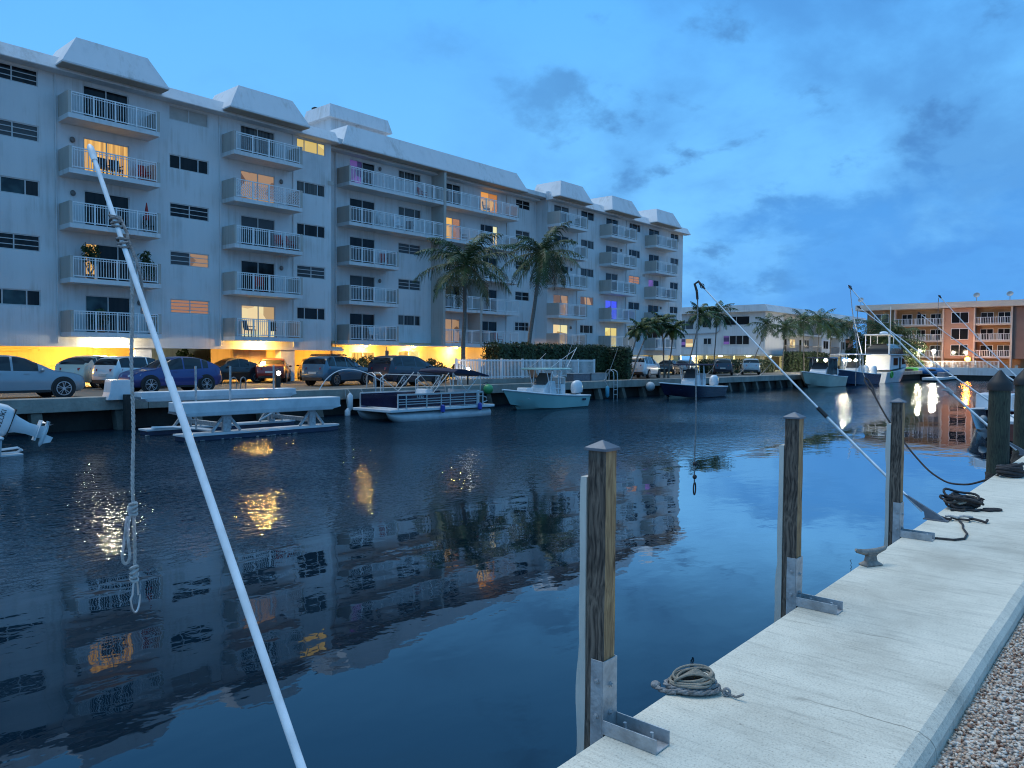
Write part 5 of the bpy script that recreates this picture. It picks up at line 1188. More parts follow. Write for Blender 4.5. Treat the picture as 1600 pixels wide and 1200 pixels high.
# 3 pontoon boat, bow to the left
def pontoon():
    t = thing('pontoon_boat', 'navy sided pontoon boat with white rails and folded navy bimini', 'boat', (23.55, 25.4, WZ), math.pi, 'boats moored along the canal')
    for y in (-.95, .95):
        m = MB(); m.loft([[(x, y + r * math.cos(q), zc + r * math.sin(q)) for q in np.linspace(0, 6.283, 13)[:-1]] for x, r, zc in ((-3.0, .18, .14), (-2.85, .29, .08), (2.0, .31, .08), (2.6, .26, .14), (3.0, .14, .26), (3.15, .03, .36))]); m.build('pontoon_tube', 'pont', t, smooth=True)
    m = MB(); m.box(-3.1, 3.2, -1.25, 1.25, .40, .52); m.build('deck', 'white', t, bevel=.02)
    for y in (-1.2, 1.2):
        m = MB(); m.box(-1.9, 2.75, y - .015, y + .015, .58, 1.10); m.build('side_panel', 'navy', t)
        m = MB()
        for z in (.56, .72, .82, .93, 1.12): m.bar((-2.3 if z > .9 else -1.95, y * 1.02, z), (2.8, y * 1.02, z), .035 if z < 1.1 else .06, .03 if z < 1.1 else .07)
        for x in (-2.3, -1.9, -1.1, -.2, .35, 1.2, 2.35, 2.8): m.bar((x, y * 1.025, .525), (x, y * 1.025, 1.12), .045)
        m.tube([(-2.3, y * 1.02, .93), (-2.55, y * 1.02, .85), (-2.6, y * 1.02, .7), (-2.3, y * 1.02, .62)], .025, 6)
        r = m.build('side_rail', 'frame', t)
        if y > 0: pass
    m = MB(); m.box(2.76, 2.79, -1.2, 1.2, .58, 1.10); m.build('front_gate', 'navy', t)
    m = MB(); m.box(-2.2, -1.1, -1.0, 1.0, .522, .95); m.box(-2.35, -2.2, -1.0, 1.0, .522, 1.2); m.box(.2, 2.2, -1.15, -.6, .522, .92); m.build('seat', 'white', t, bevel=.05)
    m = MB(); m.prism([(-.6, .522), (.0, .522), (-.1, 1.25), (-.5, 1.25)], 'y', -.9, -.2); m.build('console', 'white', t, bevel=.04)
    # bimini frame, two open V shapes, and the folded canvas along the top
    m = MB()
    for y in (-1.15, 1.15):
        m.tube([(1.75, y, 1.15), (1.75, y, 1.75), (1.45, y, 1.92), (.4, y, 1.88)], .022, 6); m.tube([(1.7, y, 1.78), (.75, y, 1.15)], .018, 6); m.tube([(.75, y, 1.15), (-.2, y, 2.0)], .018, 6); m.tube([(.35, y, 1.9), (.9, y, 1.3)], .016, 6)
        m.tube([(-.45, y, 1.15), (-.45, y, 2.0)], .022, 6); m.tube([(-.45, y, 2.0), (-1.35, y, 1.18)], .018, 6); m.tube([(-1.35, y, 1.18), (-2.2, y, 1.9)], .018, 6); m.tube([(-2.2, y, 1.15), (-2.25, y, 1.95)], .022, 6)
    m.tube([(1.45, -1.15, 1.92), (1.45, 1.15, 1.92)], .02, 6); m.build('bimini_frame', 'frame', t, smooth=True)
    random.seed(2)
    m = MB()
    for y in (-1.12, -.4, .4, 1.12):
        pass
    m.loft([[(x, y0 + 0, zz) for y0, zz in ((-1.2, h), (-1.2, h + d), (0, h + d + .05), (1.2, h + d), (1.2, h))] for x, h, d in ((-2.75, 1.80, .06), (-2.3, 1.86, .10), (-1.7, 1.90, .2), (-1.0, 1.96, .2), (-.7, 2.0, .14), (-.5, 2.02, .03))]); m.build('folded_bimini', 'canvas', t, smooth=True)
    for x in (.35, -2.0):
        m = MB(); m.loft([[(x + r * math.cos(q), 1.34 + r * math.sin(q), z) for q in np.linspace(0, 6.283, 9)[:-1]] for z, r in ((.28, .03), (.33, .10), (.58, .10), (.64, .03))]); m.build('fender', 'blue', t, smooth=True)
    textmesh('LTBS', .17, 'lettering', 'rail', t, Matrix.Translation((1.55, 1.222, 1.02)) @ Matrix.Rotation(R(180), 4, 'Z') @ Matrix.Rotation(R(90), 4, 'X'))
    m = MB(); m.box(-3.3, -3.0, -.25, .25, .1, .9); m.build('engine', 'black', t, bevel=.06)
M['pont'] = mat('pontoon_aluminium', (0.50, 0.52, 0.53), (0.36, 0.38, 0.39), 2, .45, metal=.3)
pontoon()
# 4 mint centre console
t4 = thing('centre_console_boat', 'mint green hulled boat with hard top and a big white outboard', 'boat', (35.4, 26.0, WZ), math.pi, 'boats moored along the canal')
hull(t4, 6.1, 2.35, 1.05, .62, 'mint', rake=.95); console(t4, 2.75, .5, .95, 1.3, .95); ttop(t4, 1.35, 3.7, 1.75, .7, 2.05, 'mint')
outboard(t4, -.1, 0, .80, 1.05, 6)
m = MB(); m.box(4.1, 4.6, -.35, .35, .75, 1.12); m.build('bow_seat', 'white', t4, bevel=.05)
m = MB(); m.box(.5, 1.0, -.8, -.3, .55, .95); m.build('bait_bag', 'cyan', t4, bevel=.08)
m = MB(); m.box(.45, .75, 1.16, 1.185, .38, .48); m.build('maker_mark', 'navy', t4)
for q in ((1.6, .7, 2.2, .3, .4, 3.3), (3.0, .7, 2.2, 1.2, 1.0, 3.2)):
    m = MB(); m.tube([q[:3], q[3:]], .014, 5); m.build('outrigger', 'rail', t4)
# 5 navy centre console
t5 = thing('centre_console_boat', 'navy hulled boat with white gunwale and dark flat top', 'boat', (52.6, 26.0, WZ), math.pi, 'boats moored along the canal')
hull(t5, 7.6, 2.5, 1.1, .72, 'navy', 'cream', rake=1.0); console(t5, 3.2, .55, 1.0, 1.2, 1.0); ttop(t5, 1.7, 4.2, 1.9, .8, 2.25, 'canvas')
outboard(t5, -.1, 0, .85, 1.15, 4)
# 6 cream walkaround
t6 = thing('walkaround_boat', 'cream hulled boat with clear curtains under a soft top', 'boat', (83.0, 27.2, WZ), R(177), 'boats moored along the canal')
hull(t6, 8.0, 2.8, 1.55, 1.0, 'cream', rake=1.2); console(t6, 3.6, .9, 1.7, 1.6, 1.1); ttop(t6, 1.6, 4.4, 2.3, 1.0, 2.85, 'canvas'); outboard(t6, -.1, 0, 1.1, 1.3, 35)
m = MB()
for sg in (-1, 1): m.add([(1.9, sg * 1.05, 1.2), (4.2, sg * 1.0, 1.3), (3.9, sg * .98, 2.84), (1.9, sg * 1.02, 2.84)], [(0, 1, 2, 3)])
m.build('side_curtain', 'glass_t', t6)
# 7 navy fishing boat
M['navy7'] = mat('navy_grey_gelcoat', (0.05, 0.07, 0.14), (0.035, 0.05, 0.1), 1.5, .25, coat=.3)
t7 = thing('fishing_boat', 'dark navy fishing boat with white hard top between cream boat and yacht', 'boat', (93.5, 26.9, WZ), R(176), 'boats moored along the canal')
hull(t7, 9.5, 3.0, 1.75, 1.15, 'navy7', rake=1.2); console(t7, 4.2, .9, 1.5, 1.6, 1.2); ttop(t7, 2.6, 6.0, 2.6, 1.1, 3.3, 'white'); outboard(t7, -.1, -.4, 1.3, 1.4, 4); outboard(t7, -.1, .5, 1.3, 1.4, 4)
# 8 flybridge yacht, bow to the right
def yacht():
    t = thing('flybridge_yacht', 'white flybridge sport yacht with dark cabin windows and tower', 'boat', (98.2, 27.9, WZ), R(-3), 'boats moored along the canal')
    hull(t, 11.2, 3.7, 2.35, 1.25, 'white', rake=1.6, well=False)
    m = MB(); m.prism([(2.2, 1.5), (8.6, 1.9), (7.4, 3.0), (6.6, 3.35), (2.4, 3.35)], 'y', -1.45, 1.45); m.build('cabin', 'white', t, bevel=.1)
    for y in (-1.46, 1.46):
        m = MB(); m.box(3.4, 5.0, y - .006, y + .006, 2.1, 3.0); m.build('cabin_window', 'glass', t); m = MB(); m.prism([(6.5, 2.2), (7.9, 2.3), (7.2, 2.95), (6.5, 3.0)], 'y', y - .006, y + .006); m.build('cabin_window', 'glass', t)
        m = MB(); m.box(5.5, 6.1, y - .012, y + .012, 1.62, 3.1); m.build('cabin_door', 'black', t)
    m = MB(); m.box(.8, 8.2, -1.75, 1.75, 3.36, 3.46); m.build('bridge_deck', 'white', t, bevel=.03)
    m = MB(); m.loft([[(x, y, z) for x, y in ((2.0 + a, -1.6 + a), (7.0 - a, -1.6 + a), (7.6 - a, 0), (7.0 - a, 1.6 - a), (2.0 + a, 1.6 - a))] for z, a in ((3.461, 0), (4.2, .25), (4.75, .9))]); m.build('bridge_enclosure', 'glass_c', t)
    m = MB(); m.box(1.6, 6.4, -1.5, 1.5, 5.75, 5.9); m.ball((4.2, 0, 6.1), (.7, .5, .22), 10, 6); m.build('bridge_top', 'white', t, bevel=.04)
    m = MB()
    for x in (1.9, 3.6, 6.0):
        for y in (-1.35, 1.35): m.tube([(x, y, 3.46), (x, y, 5.75)], .05, 6)
    for y in (-1.35, 1.35): m.tube([(1.9, y, 4.6), (6.0, y, 4.6)], .04, 6)
    m.build('bridge_posts', 'rail', t)
    for y in (-1.6, 1.6): m = MB(); m.tube([(1.5, y, 3.4), (-.5, y * 1.4, 9.0)], .05, 5); m.build('outrigger', 'rail', t)
    m = MB(); m.tube([(11.0, -.25, 2.42), (9.2, -1.15, 2.75), (7.8, -1.55, 2.55)], .03, 5); m.tube([(11.0, .25, 2.42), (9.2, 1.15, 2.75), (7.8, 1.55, 2.55)], .03, 5); m.build('bow_rail', 'rail', t)
    m = MB(); m.tube([(1.6 + .35 * math.cos(a), -1.87, 1.0 + .35 * math.sin(a)) for a in np.linspace(0, 6.283, 14)], .09, 6); m.build('life_ring', 'kgreen', t)
yacht()
# 9 small boat by our own bank
t9 = thing('skiff', 'small dark hulled boat with a white seat box beside the big piles', 'boat', (37.6, 5.25, WZ), math.pi, 'boats moored along the canal')
hull(t9, 5.0, 1.9, .95, .7, 'navy', 'white', rake=.5); m = MB(); m.box(2.0, 3.6, -.6, .6, .75, 1.45); m.build('seat_box', 'white', t9, bevel=.06)
m = MB(); m.ball((4.9, -.1, .55), (.14, .14, .16), 10, 6); m.build('bow_fender', 'grey', t9, smooth=True)
# kayaks and floats on the end wall
for px, c, lab in ((1420, 'kgreen', 'green kayak leaning on the end wall right of the yacht'), (1455, 'kblue', 'blue kayak leaning on the end wall')):
    y, z = onX(px, 575, 127.4); t = thing('kayak', lab, 'kayak', (127.55, y, -1.5), R(90))
    Lk = 1.9 if c == 'kgreen' else 2.4; m = MB(); m.loft([[(x * Lk, .36 * w * math.cos(q), .55 * w * math.sin(q)) for q in np.linspace(0, 6.283, 11)[:-1]] for x, w in ((-1, .05), (-.85, .4), (-.5, .85), (0, 1), (.5, .85), (.85, .4), (1, .05))]); m.build('hull', c, t, smooth=True)
    m = MB(); m.ball((0, .2, .1), (.9, .22, .22), 10, 6); m.build('cockpit', 'black', t, smooth=True)
t = thing('floating_dock', 'long low pale floating dock under the end wall', 'dock', (119, 24.6, WZ), R(2))
m = MB(); m.box(-8, 6, -.9, .9, .15, .5); m.build('deck', 'w2', t, bevel=.05)
m = MB(); m.box(-7.6, 5.6, -.8, .8, -.3, .149); m.build('float', 'darkwall', t)
m = MB(); m.box(-.5, 2.5, -.5, .5, .503, 1.1); m.build('dock_box', 'galv_dark', t, bevel=.05)
t = thing('timber_dock', 'red brown timber finger dock behind the big piles at the right edge', 'dock', (31, 2.9, -1.9))
m = MB(); m.box(-5, 4, -1.2, 1.1, .1, .18); m.build('deck', 'w2', t)
m = MB(); m.box(-5.05, 4, -1.25, 1.15, -.38, .098); m.build('fascia', 'deckwood', t)
for x in (-4.6, -1, 3):
    for y in (-.9, .85):
        m = MB(); m.tube([(x, y, -1.6), (x, y, -.39)], .14, 8); m.build('pile', 'creosote', t)
# ------------------------------------------------------------------ the white block beyond
W2 = thing('white_block', 'white three storey block with parking under it beyond the long apartment building', 'building', (115, 48, G))
def part2(m, name, mt, parent=None, **k): return m.build(name, mt, parent or W2, world=True, **k)
def windowX(parent, y0, y1, z0, z1, x, panes, fr='frame', sgn=-1, name='window', div=2):
    m = MB(); w = .07; f0, f1 = x - .06, x + .02
    m.box(f0, f1, y0, y1, z0, z0 + w); m.box(f0, f1, y0, y1, z1 - w, z1); m.box(f0, f1, y0, y0 + w, z0 + w, z1 - w); m.box(f0, f1, y1 - w, y1, z0 + w, z1 - w)
    for i in range(1, div): yc = y0 + (y1 - y0) * i / div; m.box(f0 + .003, f1, yc - w / 2, yc + w / 2, z0 + w, z1 - w)
    fo = m.build(name, fr, parent, world=True); uq = list(dict.fromkeys(panes)) if isinstance(panes, list) else [panes]; pl = panes if isinstance(panes, list) else [panes] * div
    m = MB()
    for i, p in enumerate(pl):
        a, b = y1 - (y1 - y0) * i / div, y1 - (y1 - y0) * (i + 1) / div; m.add([(x - .03, a, z0), (x - .03, b, z0), (x - .03, b, z1), (x - .03, a, z1)], [(0, 1, 2, 3)], uq.index(p))
    q = m.build('pane', uq, None, fix=False); q.data.transform(Matrix.Translation(-parent.location)); q.parent = fo
m = MB(); m.box(97, 137, 41.9, 60, .72, 6.3); m.box(97, 103, 40.6, 41.898, .72, 6.3); m.box(118, 121.5, 40.6, 41.898, .72, 6.3); m.box(126, 129, 40.6, 41.898, .72, 6.3); part2(m, 'wall', 'w2')
m = MB(); m.prism([(39.9, 6.25), (40.3, 7.15), (60.4, 7.15), (60.6, 6.25)], 'x', 96.2, 138); part2(m, 'roof', 'roof')
m = MB(); m.box(96.9, 137, 40.62, 60, .5, .715); part2(m, 'garage_ceiling', 'ceil')
m = MB(); m.box(99.5, 137, 52, 52.3, G, .5); part2(m, 'garage_wall', 'lobby')
for i, (x, y) in enumerate(((97.2, 40.9), (97.2, 45), (97.2, 49), (97.2, 53), (104, 41), (110, 41), (116, 41), (122, 41), (128, 41), (134, 41))):
    m = MB(); m.box(x, x + .45, y, y + .45, G, .498); part2(m, 'column', 'lobby')
for y0, y1, z0, z1, p in ((42.7, 46.4, 4.55, 5.75, 'glass'), (48.1, 49.5, 4.3, 5.5, 'glass'), (50.8, 53.2, 4.1, 5.3, 'glass_b'), (42.7, 46.4, 1.95, 3.2, ['lit_violet', 'glass', 'glass', 'glass']), (48.1, 49.3, 2.0, 2.9, 'glass'), (50.8, 53.2, 1.6, 2.85, ['lit_violet', 'lit_w'])):
    windowX(W2, y0, y1, z0, z1, 97, p, div=len(p) if isinstance(p, list) else 2)
m = MB(); m.tube([(96.94, 46.9, 6.2), (96.94, 46.9, 3.9), (96.94, 47.4, 3.55), (96.94, 56, 3.4)], .09, 6); part2(m, 'downspout', 'galv')
# gallery side
for k, z in enumerate((.72, 3.45)):
    m = MB(); m.box(103.1, 137, 40.5, 41.89, z, z + .22); part2(m, 'walkway', 'w2')
    for a, b, solid in ((103.2, 111, 0), (111.1, 117.8, 0), (121.6, 125.9, 0), (129.1, 136.5, 1 if k else 0)):
        if solid: m = MB(); m.box(a, b, 40.5, 40.6, z + .22, z + 1.3); part2(m, 'railing', 'w2')
        else:
            m = MB(); m.box(a, b, 40.52, 40.58, z + 1.24, z + 1.3); n = int((b - a) / .28)
            for i in range(n + 1): xx = a + (b - a) * i / n; m.box(xx - .02, xx + .02, 40.53, 40.57, z + .22, z + 1.24)
            part2(m, 'railing', 'frame_dark', fix=False)
    for a, b, p in ((103.8, 105.6, gl), (106.6, 107.6, gl), (108.6, 110.8, 'lit_w' if k == 0 else gc), (112.2, 113.2, gl), (114.3, 116.2, gc), (122.2, 123.2, gl), (123.8, 125.6, gl), (130, 131, gl), (132, 134.2, gl)):
        fill(W2, 'gallery_window', a, b, z + (.95 if b - a > 1.4 else .25), z + 2.25, 41.8, p, 2 if b - a > 1.4 else 1, 0, 'frame')
    for a, b in ((118.6, 120.8), (126.6, 128.4)): fill(W2, 'gallery_window', a, b, z + .95, z + 2.2, 40.5, gc if a > 125 else gl, 2)
for i, (x, y) in enumerate(((98.5, 43.5), (98.5, 47.5), (98.5, 51.5), (105.5, 43.5), (112, 43.5), (119, 43.5))):
    t = thing('ceiling_lamp', ('cool garage lamp under the white block, nearest its corner', 'second cool garage lamp along the white end wall', 'third cool garage lamp along the white end wall', 'cool garage lamp under the gallery behind the leaning palm', 'cool garage lamp under the gallery middle', 'cool garage lamp under the gallery far end')[i], 'lamp', (x, y, .49), group='cool lamps under the white block')
    m = MB(); m.box(-.5, .5, -.1, .1, -.06, -.005); m.build('fitting', 'rail', t); m = MB(); m.box(-.46, .46, -.08, .08, -.10, -.062); m.build('tube', 'lamp_c', t)
    light('lamp_light', (x, y, .25), (.93, 1, .74), 330, .15, t)
# ------------------------------------------------------------------ the orange block
B3 = thing('orange_block', 'orange three storey apartment block with white balconies at the end of the canal', 'building', (150, 22, G))
def part3(m, name, mt, **k): return m.build(name, mt, B3, world=True, **k)
X3 = 142.0; RZ = [1.75, 4.38, 7.02]
yb = [41.6, 36.7, 29.1, 24.9, 19.75, -30]
m = MB(); m.box(X3 + 1.6, 175, -30, 41.6, G, 8.6); part3(m, 'wall', 'ochre2')
m = MB(); m.box(X3, X3 + 1.595, 36.7, 40.9, .2, 8.6); part3(m, 'bay', 'ochre2')
m = MB(); m.box(X3 - .3, X3 + 1.595, 24.9, 29.1, .4, 8.55); part3(m, 'bay', 'ochre')
m = MB(); m.box(X3 - .1, X3 + 1.595, -30, 19.6, .4, 8.55); part3(m, 'bay', 'brown')
m = MB(); m.box(X3 - 1.2, 176, -31, 42.8, 8.61, 9.55); part3(m, 'roof_band', 'pink')
m = MB(); m.box(X3 - .6, X3 + .2, 29.11, 29.35, -1.5, 8.6); m.box(X3 - .6, X3 + .2, 24.66, 24.89, -1.5, 8.6); m.box(X3 - .6, X3 + .2, 19.61, 19.85, -1.5, 8.6); m.box(X3 - .6, X3 + .2, 36.45, 36.69, -1.5, 8.6); part3(m, 'trim_column', 'pink')
for a, b in ((29.36, 36.44), (19.86, 24.65)):
    for z in RZ:
        m = MB(); m.box(X3 - .5, X3 + 1.59, a, b, z - 1.28, z - 1.05); o = part3(m, 'balcony', 'pink')
        m = MB(); m.box(X3 - .45, X3 - .38, a, b, z - .06, z); m.box(X3 - .44, X3 - .39, a, b, z - .98, z - .93); n = int((b - a) / .22)
        for i in range(n + 1): yy = a + (b - a) * i / n; w = .06 if i % 6 == 0 else .022; m.box(X3 - .44, X3 - .39, yy - w, yy + w, z - 1.04, z - .061)
        q = m.build('railing', 'rail', None, fix=False); q.data.transform(Matrix.Translation(-B3.location)); q.parent = o
        ds = ((a + .6, a + 2.2), (a + 2.9, a + 4.3), (a + 5.0, a + 6.6)) if b - a > 6 else ((a + .3, a + 2.0), (a + 2.6, a + 4.4))
        for y0, y1 in ds: windowX(B3, y0, y1, z - 1.04, z + .85, X3 + 1.58, gl if (y0 + z) % 2 < 1.4 else gc, 'rail', name='balcony_door')
for z in RZ:
    windowX(B3, 25.6, 28.1, z - .9, z + .9, X3 - .3, gl, 'rail'); windowX(B3, 37.6, 40.0, z - .5, z + .9, X3, gc, 'rail')
for i, (px, py, lab) in enumerate(((1345, 480, 'satellite dish at the left end of the orange roof'), (1526, 470, 'satellite dish over the orange tower bay'), (1578, 470, 'satellite dish near the right edge of the orange roof'))):
    y, z = onX(px, py, 143); t = thing('satellite_dish', lab, 'satellite dish', (143, y, 9.551), group='satellite dishes on the orange roof')
    m = MB(); m.tube([(0, 0, 0), (0, 0, .9)], .05, 6); m.bar((-.4, 0, .0), (.4, 0, 0.05), .1); m.build('mast', 'grey', t)
    m = MB(); m.lathe([(.02, -.12), (.3, -.07), (.48, .03), (.46, .04), (.28, -.05), (.02, -.1)], 14, M4=Matrix.Translation((-.1, 0, 1.1)) @ Matrix.Rotation(R(-60), 4, 'Y')); m.build('dish', 'grey', t, smooth=True)
def street_lamp(x, y, ztop, kind, lab, W, grp, z0=G, r=.16, arm=0):
    t = thing('street_lamp', lab, 'lamp', (x, y, z0), group=grp); h = ztop - z0
    m = MB(); m.tube([(0, 0, 0), (0, 0, h)], .05, 8); m.build('post', 'tpole', t)
    m = MB(); m.ball((0, 0, h + r), (r, r, r * .8), 10, 8); m.build('globe', kind, t, smooth=True)
    m = MB(); m.lathe([(r * 1.15, h + r * 1.72), (r * .9, h + r * 1.95), (.03, h + r * 2.3)], 10); m.build('hood', 'rail', t)
    if W: light('lamp_light', (x - .5, y, ztop - .1), {'lamp_w': (1, .85, .6), 'lamp_c': (.95, 1, .82), 'lamp_o': (1, .3, .03)}[kind], W, .15, t)
g = 'white lamps on the end bank'
for px, py, lab in ((1396, 552, 'white post lamp left of the green bush on the end bank'), (1437, 551, 'white post lamp above the green kayak'), (1459, 551, 'white post lamp above the blue kayak')):
    y, z = onX(px, py, 130); street_lamp(130, y, z, 'lamp_w', lab, 200, g, r=.25)
y, z = onX(1512, 561, 137)
t = thing('flood_lamp', 'glaring orange flood lamp low in front of the orange block', 'lamp', (137, y, G))
m = MB(); m.tube([(0, 0, 0), (0, 0, z - G - .2)], .06, 8); m.build('post', 'tpole', t); m = MB(); m.ball((-.1, 0, z - G), (.34, .40, .34), 12, 8); m.build('lamp_head', 'lamp_o', t, smooth=True)
light('lamp_light', (136.4, y, z + .2), (1, .36, .06), 650, .3, t)
g = 'small dock lamps behind the moored boats'
for i, (px, lab) in enumerate(((1275, 'first small dock lamp, over the cream boat'), (1290, 'second small dock lamp, over the cream boat stern'), (1303, 'third small dock lamp, beside a thin pole'), (1319, 'fourth small dock lamp, over the navy fishing boat'), (1327, 'fifth small dock lamp, over the navy fishing boat top'), (1337, 'last small dock lamp, left of the yacht'))):
    x, z = onY(px, 565, 31); street_lamp(x, 31, z, 'lamp_w', lab, 0, g, r=.17)
# fence round the end-bank pool deck
t = thing('white_fence', 'white picket fence along the end bank behind the kayaks', 'fence', (133, 28, G))
m = MB(); m.box(-.03, .03, -8, 13, 1.45, 1.52); m.box(-.03, .03, -8, 13, .1, .16)
for i in range(120): yy = -8 + 21 * i / 119; m.box(-.02, .02, yy - .02, yy + .02, .0, 1.45)
m.build('pickets', 'rail', t, fix=False)
for yy in np.arange(-8, 13.1, 3): m = MB(); m.box(-.06, .06, yy - .06, yy + .06, 0, 1.62); m.build('post', 'rail', t)
# ------------------------------------------------------------------ the pool-deck fence and furniture
fx0, fx1 = 30.9, 44.6; FY = 31.0
t = thing('pool_fence', 'white slatted fence on a low kerb in front of the hedge', 'fence', (fx0, FY, G))
m = MB(); m.box(0, fx1 - fx0, -.12, .5, 0, .28); m.build('kerb', 'capcon', t)
m = MB(); L_ = fx1 - fx0; m.box(0, L_, -.02, .02, 1.33, 1.40); m.box(0, L_, -.02, .02, .36, .41); n = int(L_ / .13)
for i in range(n + 1): x = L_ * i / n; m.box(x - .026, x + .026, -.014, .014, .30, 1.46)
m.build('slats', 'rail', t, fix=False)
for i in range(8): x = L_ * i / 7; m = MB(); m.box(x - .05, x + .05, -.05, .05, .281, 1.5); m.build('post', 'rail', t)
def chair(label, x, y, rz, mt='black', z=G, group='patio chairs behind the pool fence'):
    t = thing('patio_chair', label, 'chair', (x, y, z), R(rz), group)
    m = MB(); m.box(-.25, .25, -.25, .25, .40, .45); m.build('seat', mt, t)
    m = MB(); m.hexa([(-.25, .22, .45), (.25, .22, .45), (.25, .26, .45), (-.25, .26, .45)], [(-.25, .34, 1.0), (.25, .34, 1.0), (.25, .38, 1.0), (-.25, .38, 1.0)]); m.build('backrest', mt, t)
    for a in (-.22, .22):
        for b in (-.22, .22): m = MB(); m.bar((a, b, 0), (a, b, .40), .035); m.build('leg', mt, t)
    
    for a in (-.25, .25): m = MB(); m.bar((a, -.2, .62), (a, .28, .64), .04); m.build('armrest', mt, t)
def table(label, x, y, z=G):
    t = thing('patio_table', label, 'table', (x, y, z)); m = MB(); m.lathe([(.5, .70), (.5, .73)], 16); m.build('table_top', 'rail', t)
    for k in range(4): a = k * 1.57 + .4; m = MB(); m.bar((.3 * math.cos(a), .3 * math.sin(a), 0), (.4 * math.cos(a), .4 * math.sin(a), .70), .04); m.build('leg', 'rail', t)
def X_(px, Y): return onY(px, 580, Y)[0]
chair('dark patio chair right of the tall palm trunk', X_(742, 32.2), 32.2, 70); chair('dark patio chair facing the table behind the fence', X_(752, 32.3), 32.3, -60)
chair('tall dark blue reclined chair behind the fence', X_(764, 32.6), 32.6, 0, 'navy'); chair('dark patio chair near the red parasol', X_(786, 33), 33, 100)
table('small round white table behind the pool fence', X_(757, 32.9), 32.9); table('small table on the seawall side of the pontoon canopy', X_(712, 30.0), 30.0)
x, z = onY(808, 547, 36)
t = thing('parasol', 'closed red parasol at the end of the lit lobby', 'parasol', (x, 36, G))
m = MB(); m.tube([(0, 0, 0), (0, 0, 2.45)], .03, 6); m.build('pole', 'rail', t); m = MB(); m.lathe([(.42, .95), (.36, 1.1), (.22, 1.7), (.07, 2.35), (.02, 2.4)], 10); m.build('canopy', 'red', t, smooth=True)
for px, c, lab in ((845, 'ochre', 'orange and black deck lounger behind the mint boat'), (870, 'rail', 'white deck lounger behind the mint boat outboard'), (905, 'galv_dark', 'low dark storage bench on the seawall'), (930, 'grey', 'grey storage bench beside the hedge end')):
    x = X_(px, 30.0); t = thing('deck_lounger' if px < 900 else 'storage_bench', lab, 'lounger' if px < 900 else 'bench', (x, 30.0, G))
    if px < 900:
        m = MB(); m.box(-.7, .4, -.3, .3, .28, .35); m.build('seat', 'black' if px < 860 else 'rail', t)
        m = MB(); m.hexa([(-.7, -.3, .35), (-.62, -.3, .35), (-.62, .3, .35), (-.7, .3, .35)], [(-1.0, -.3, .9), (-.93, -.3, .9), (-.93, .3, .9), (-1.0, .3, .9)]); m.build('backrest', c, t)
        for a in (-.6, .3):
            for b in (-.25, .25): m = MB(); m.bar((a, b, 0), (a, b, .28), .04); m.build('leg', c, t)
    else:
        m = MB(); m.box(-1.0, 1.0, -.3, .3, 0, .5); m.build('box', c, t, bevel=.02); m = MB(); m.box(-1.04, 1.04, -.33, .33, .502, .56); m.build('lid', 'grey', t, bevel=.02)
# balcony clutter
def bplant(px, k, seed, lab, r): 
    x = onY(px, 400, 41.0)[0]; shrub('balcony_plant', lab, (x, 41.1, ZT[k] - .78), r, 260, .12, 'hedge', seed, True)
bplant(142, 1, 3, 'large leafy plant left on the second leftmost balcony, before the lit door', (.55, .4, .75)); bplant(228, 1, 4, 'spiky plant right on the second leftmost balcony', (.5, .4, .7))
bplant(158, 0, 5, 'plant before the lit doorway on the lowest leftmost balcony', (.45, .35, .5))
x = onY(229, 320, 41.2)[0]; t = thing('parasol', 'closed striped parasol on the middle leftmost balcony', 'parasol', (x, 41.2, ZT[2] - 1.049))
m = MB(); m.tube([(0, 0, 0), (0, 0, 1.6)], .02, 6); m.build('pole', 'rail', t); m = MB(); m.lathe([(.17, .75), (.12, 1.0), (.02, 1.65)], 9); m.build('canopy', 'red', t)
cg = 'chairs on the balconies'
for px, k, lab in ((165, 3, 'dark chair before the yellow curtains, left of the pair'), (182, 3, 'dark chair before the yellow curtains, right of the pair'), (225, 3, 'red brown chair at the right end of the lit top balcony'), (232, 2, 'dark chair under the striped closed parasol')):
    chair(lab, onY(px, 300, 41.2)[0], 41.2, random.uniform(-40, 40), 'black' if 'red' not in lab else 'red', ZT[k] - 1.049, cg)
for px, k, lab in ((437, 2, 'red chair left on the middle balcony of the second stack'), (456, 2, 'red chair right on the middle balcony of the second stack'), (390, 0, 'dark chair left on the lit lowest balcony of the second stack'), (425, 0, 'dark chair right on the lit lowest balcony of the second stack'), (405, 1, 'dark red chair on the second balcony of the second stack')):
    chair(lab, onY(px, 400, 41.2)[0], 41.2, random.uniform(-40, 40), 'black' if 'red' not in lab else 'red', ZT[k] - 1.049, cg)
for px, k, lab in ((600, 3, 'pale chair on the long upper balcony, left'), (625, 3, 'pale chair on the long upper balcony, right'), (585, 0, 'white chair on the lowest balcony above the lobby door')):
    chair(lab, onY(px, 400, 42.6)[0], 42.6, random.uniform(-40, 40), 'white', ZT[k] - 1.049, cg)
x = onY(1056, 500, 41.1)[0]; t = thing('parasol', 'closed dark parasol on a lower right balcony beside the warm lit windows', 'parasol', (onY(991, 490, 41.1)[0], 41.1, ZT[0] - 1.049))
m = MB(); m.tube([(0, 0, 0), (0, 0, 2.0)], .02, 6); m.build('pole', 'rail', t); m = MB(); m.lathe([(.22, .9), (.16, 1.3), (.03, 2.3)], 9); m.build('canopy', 'black', t)
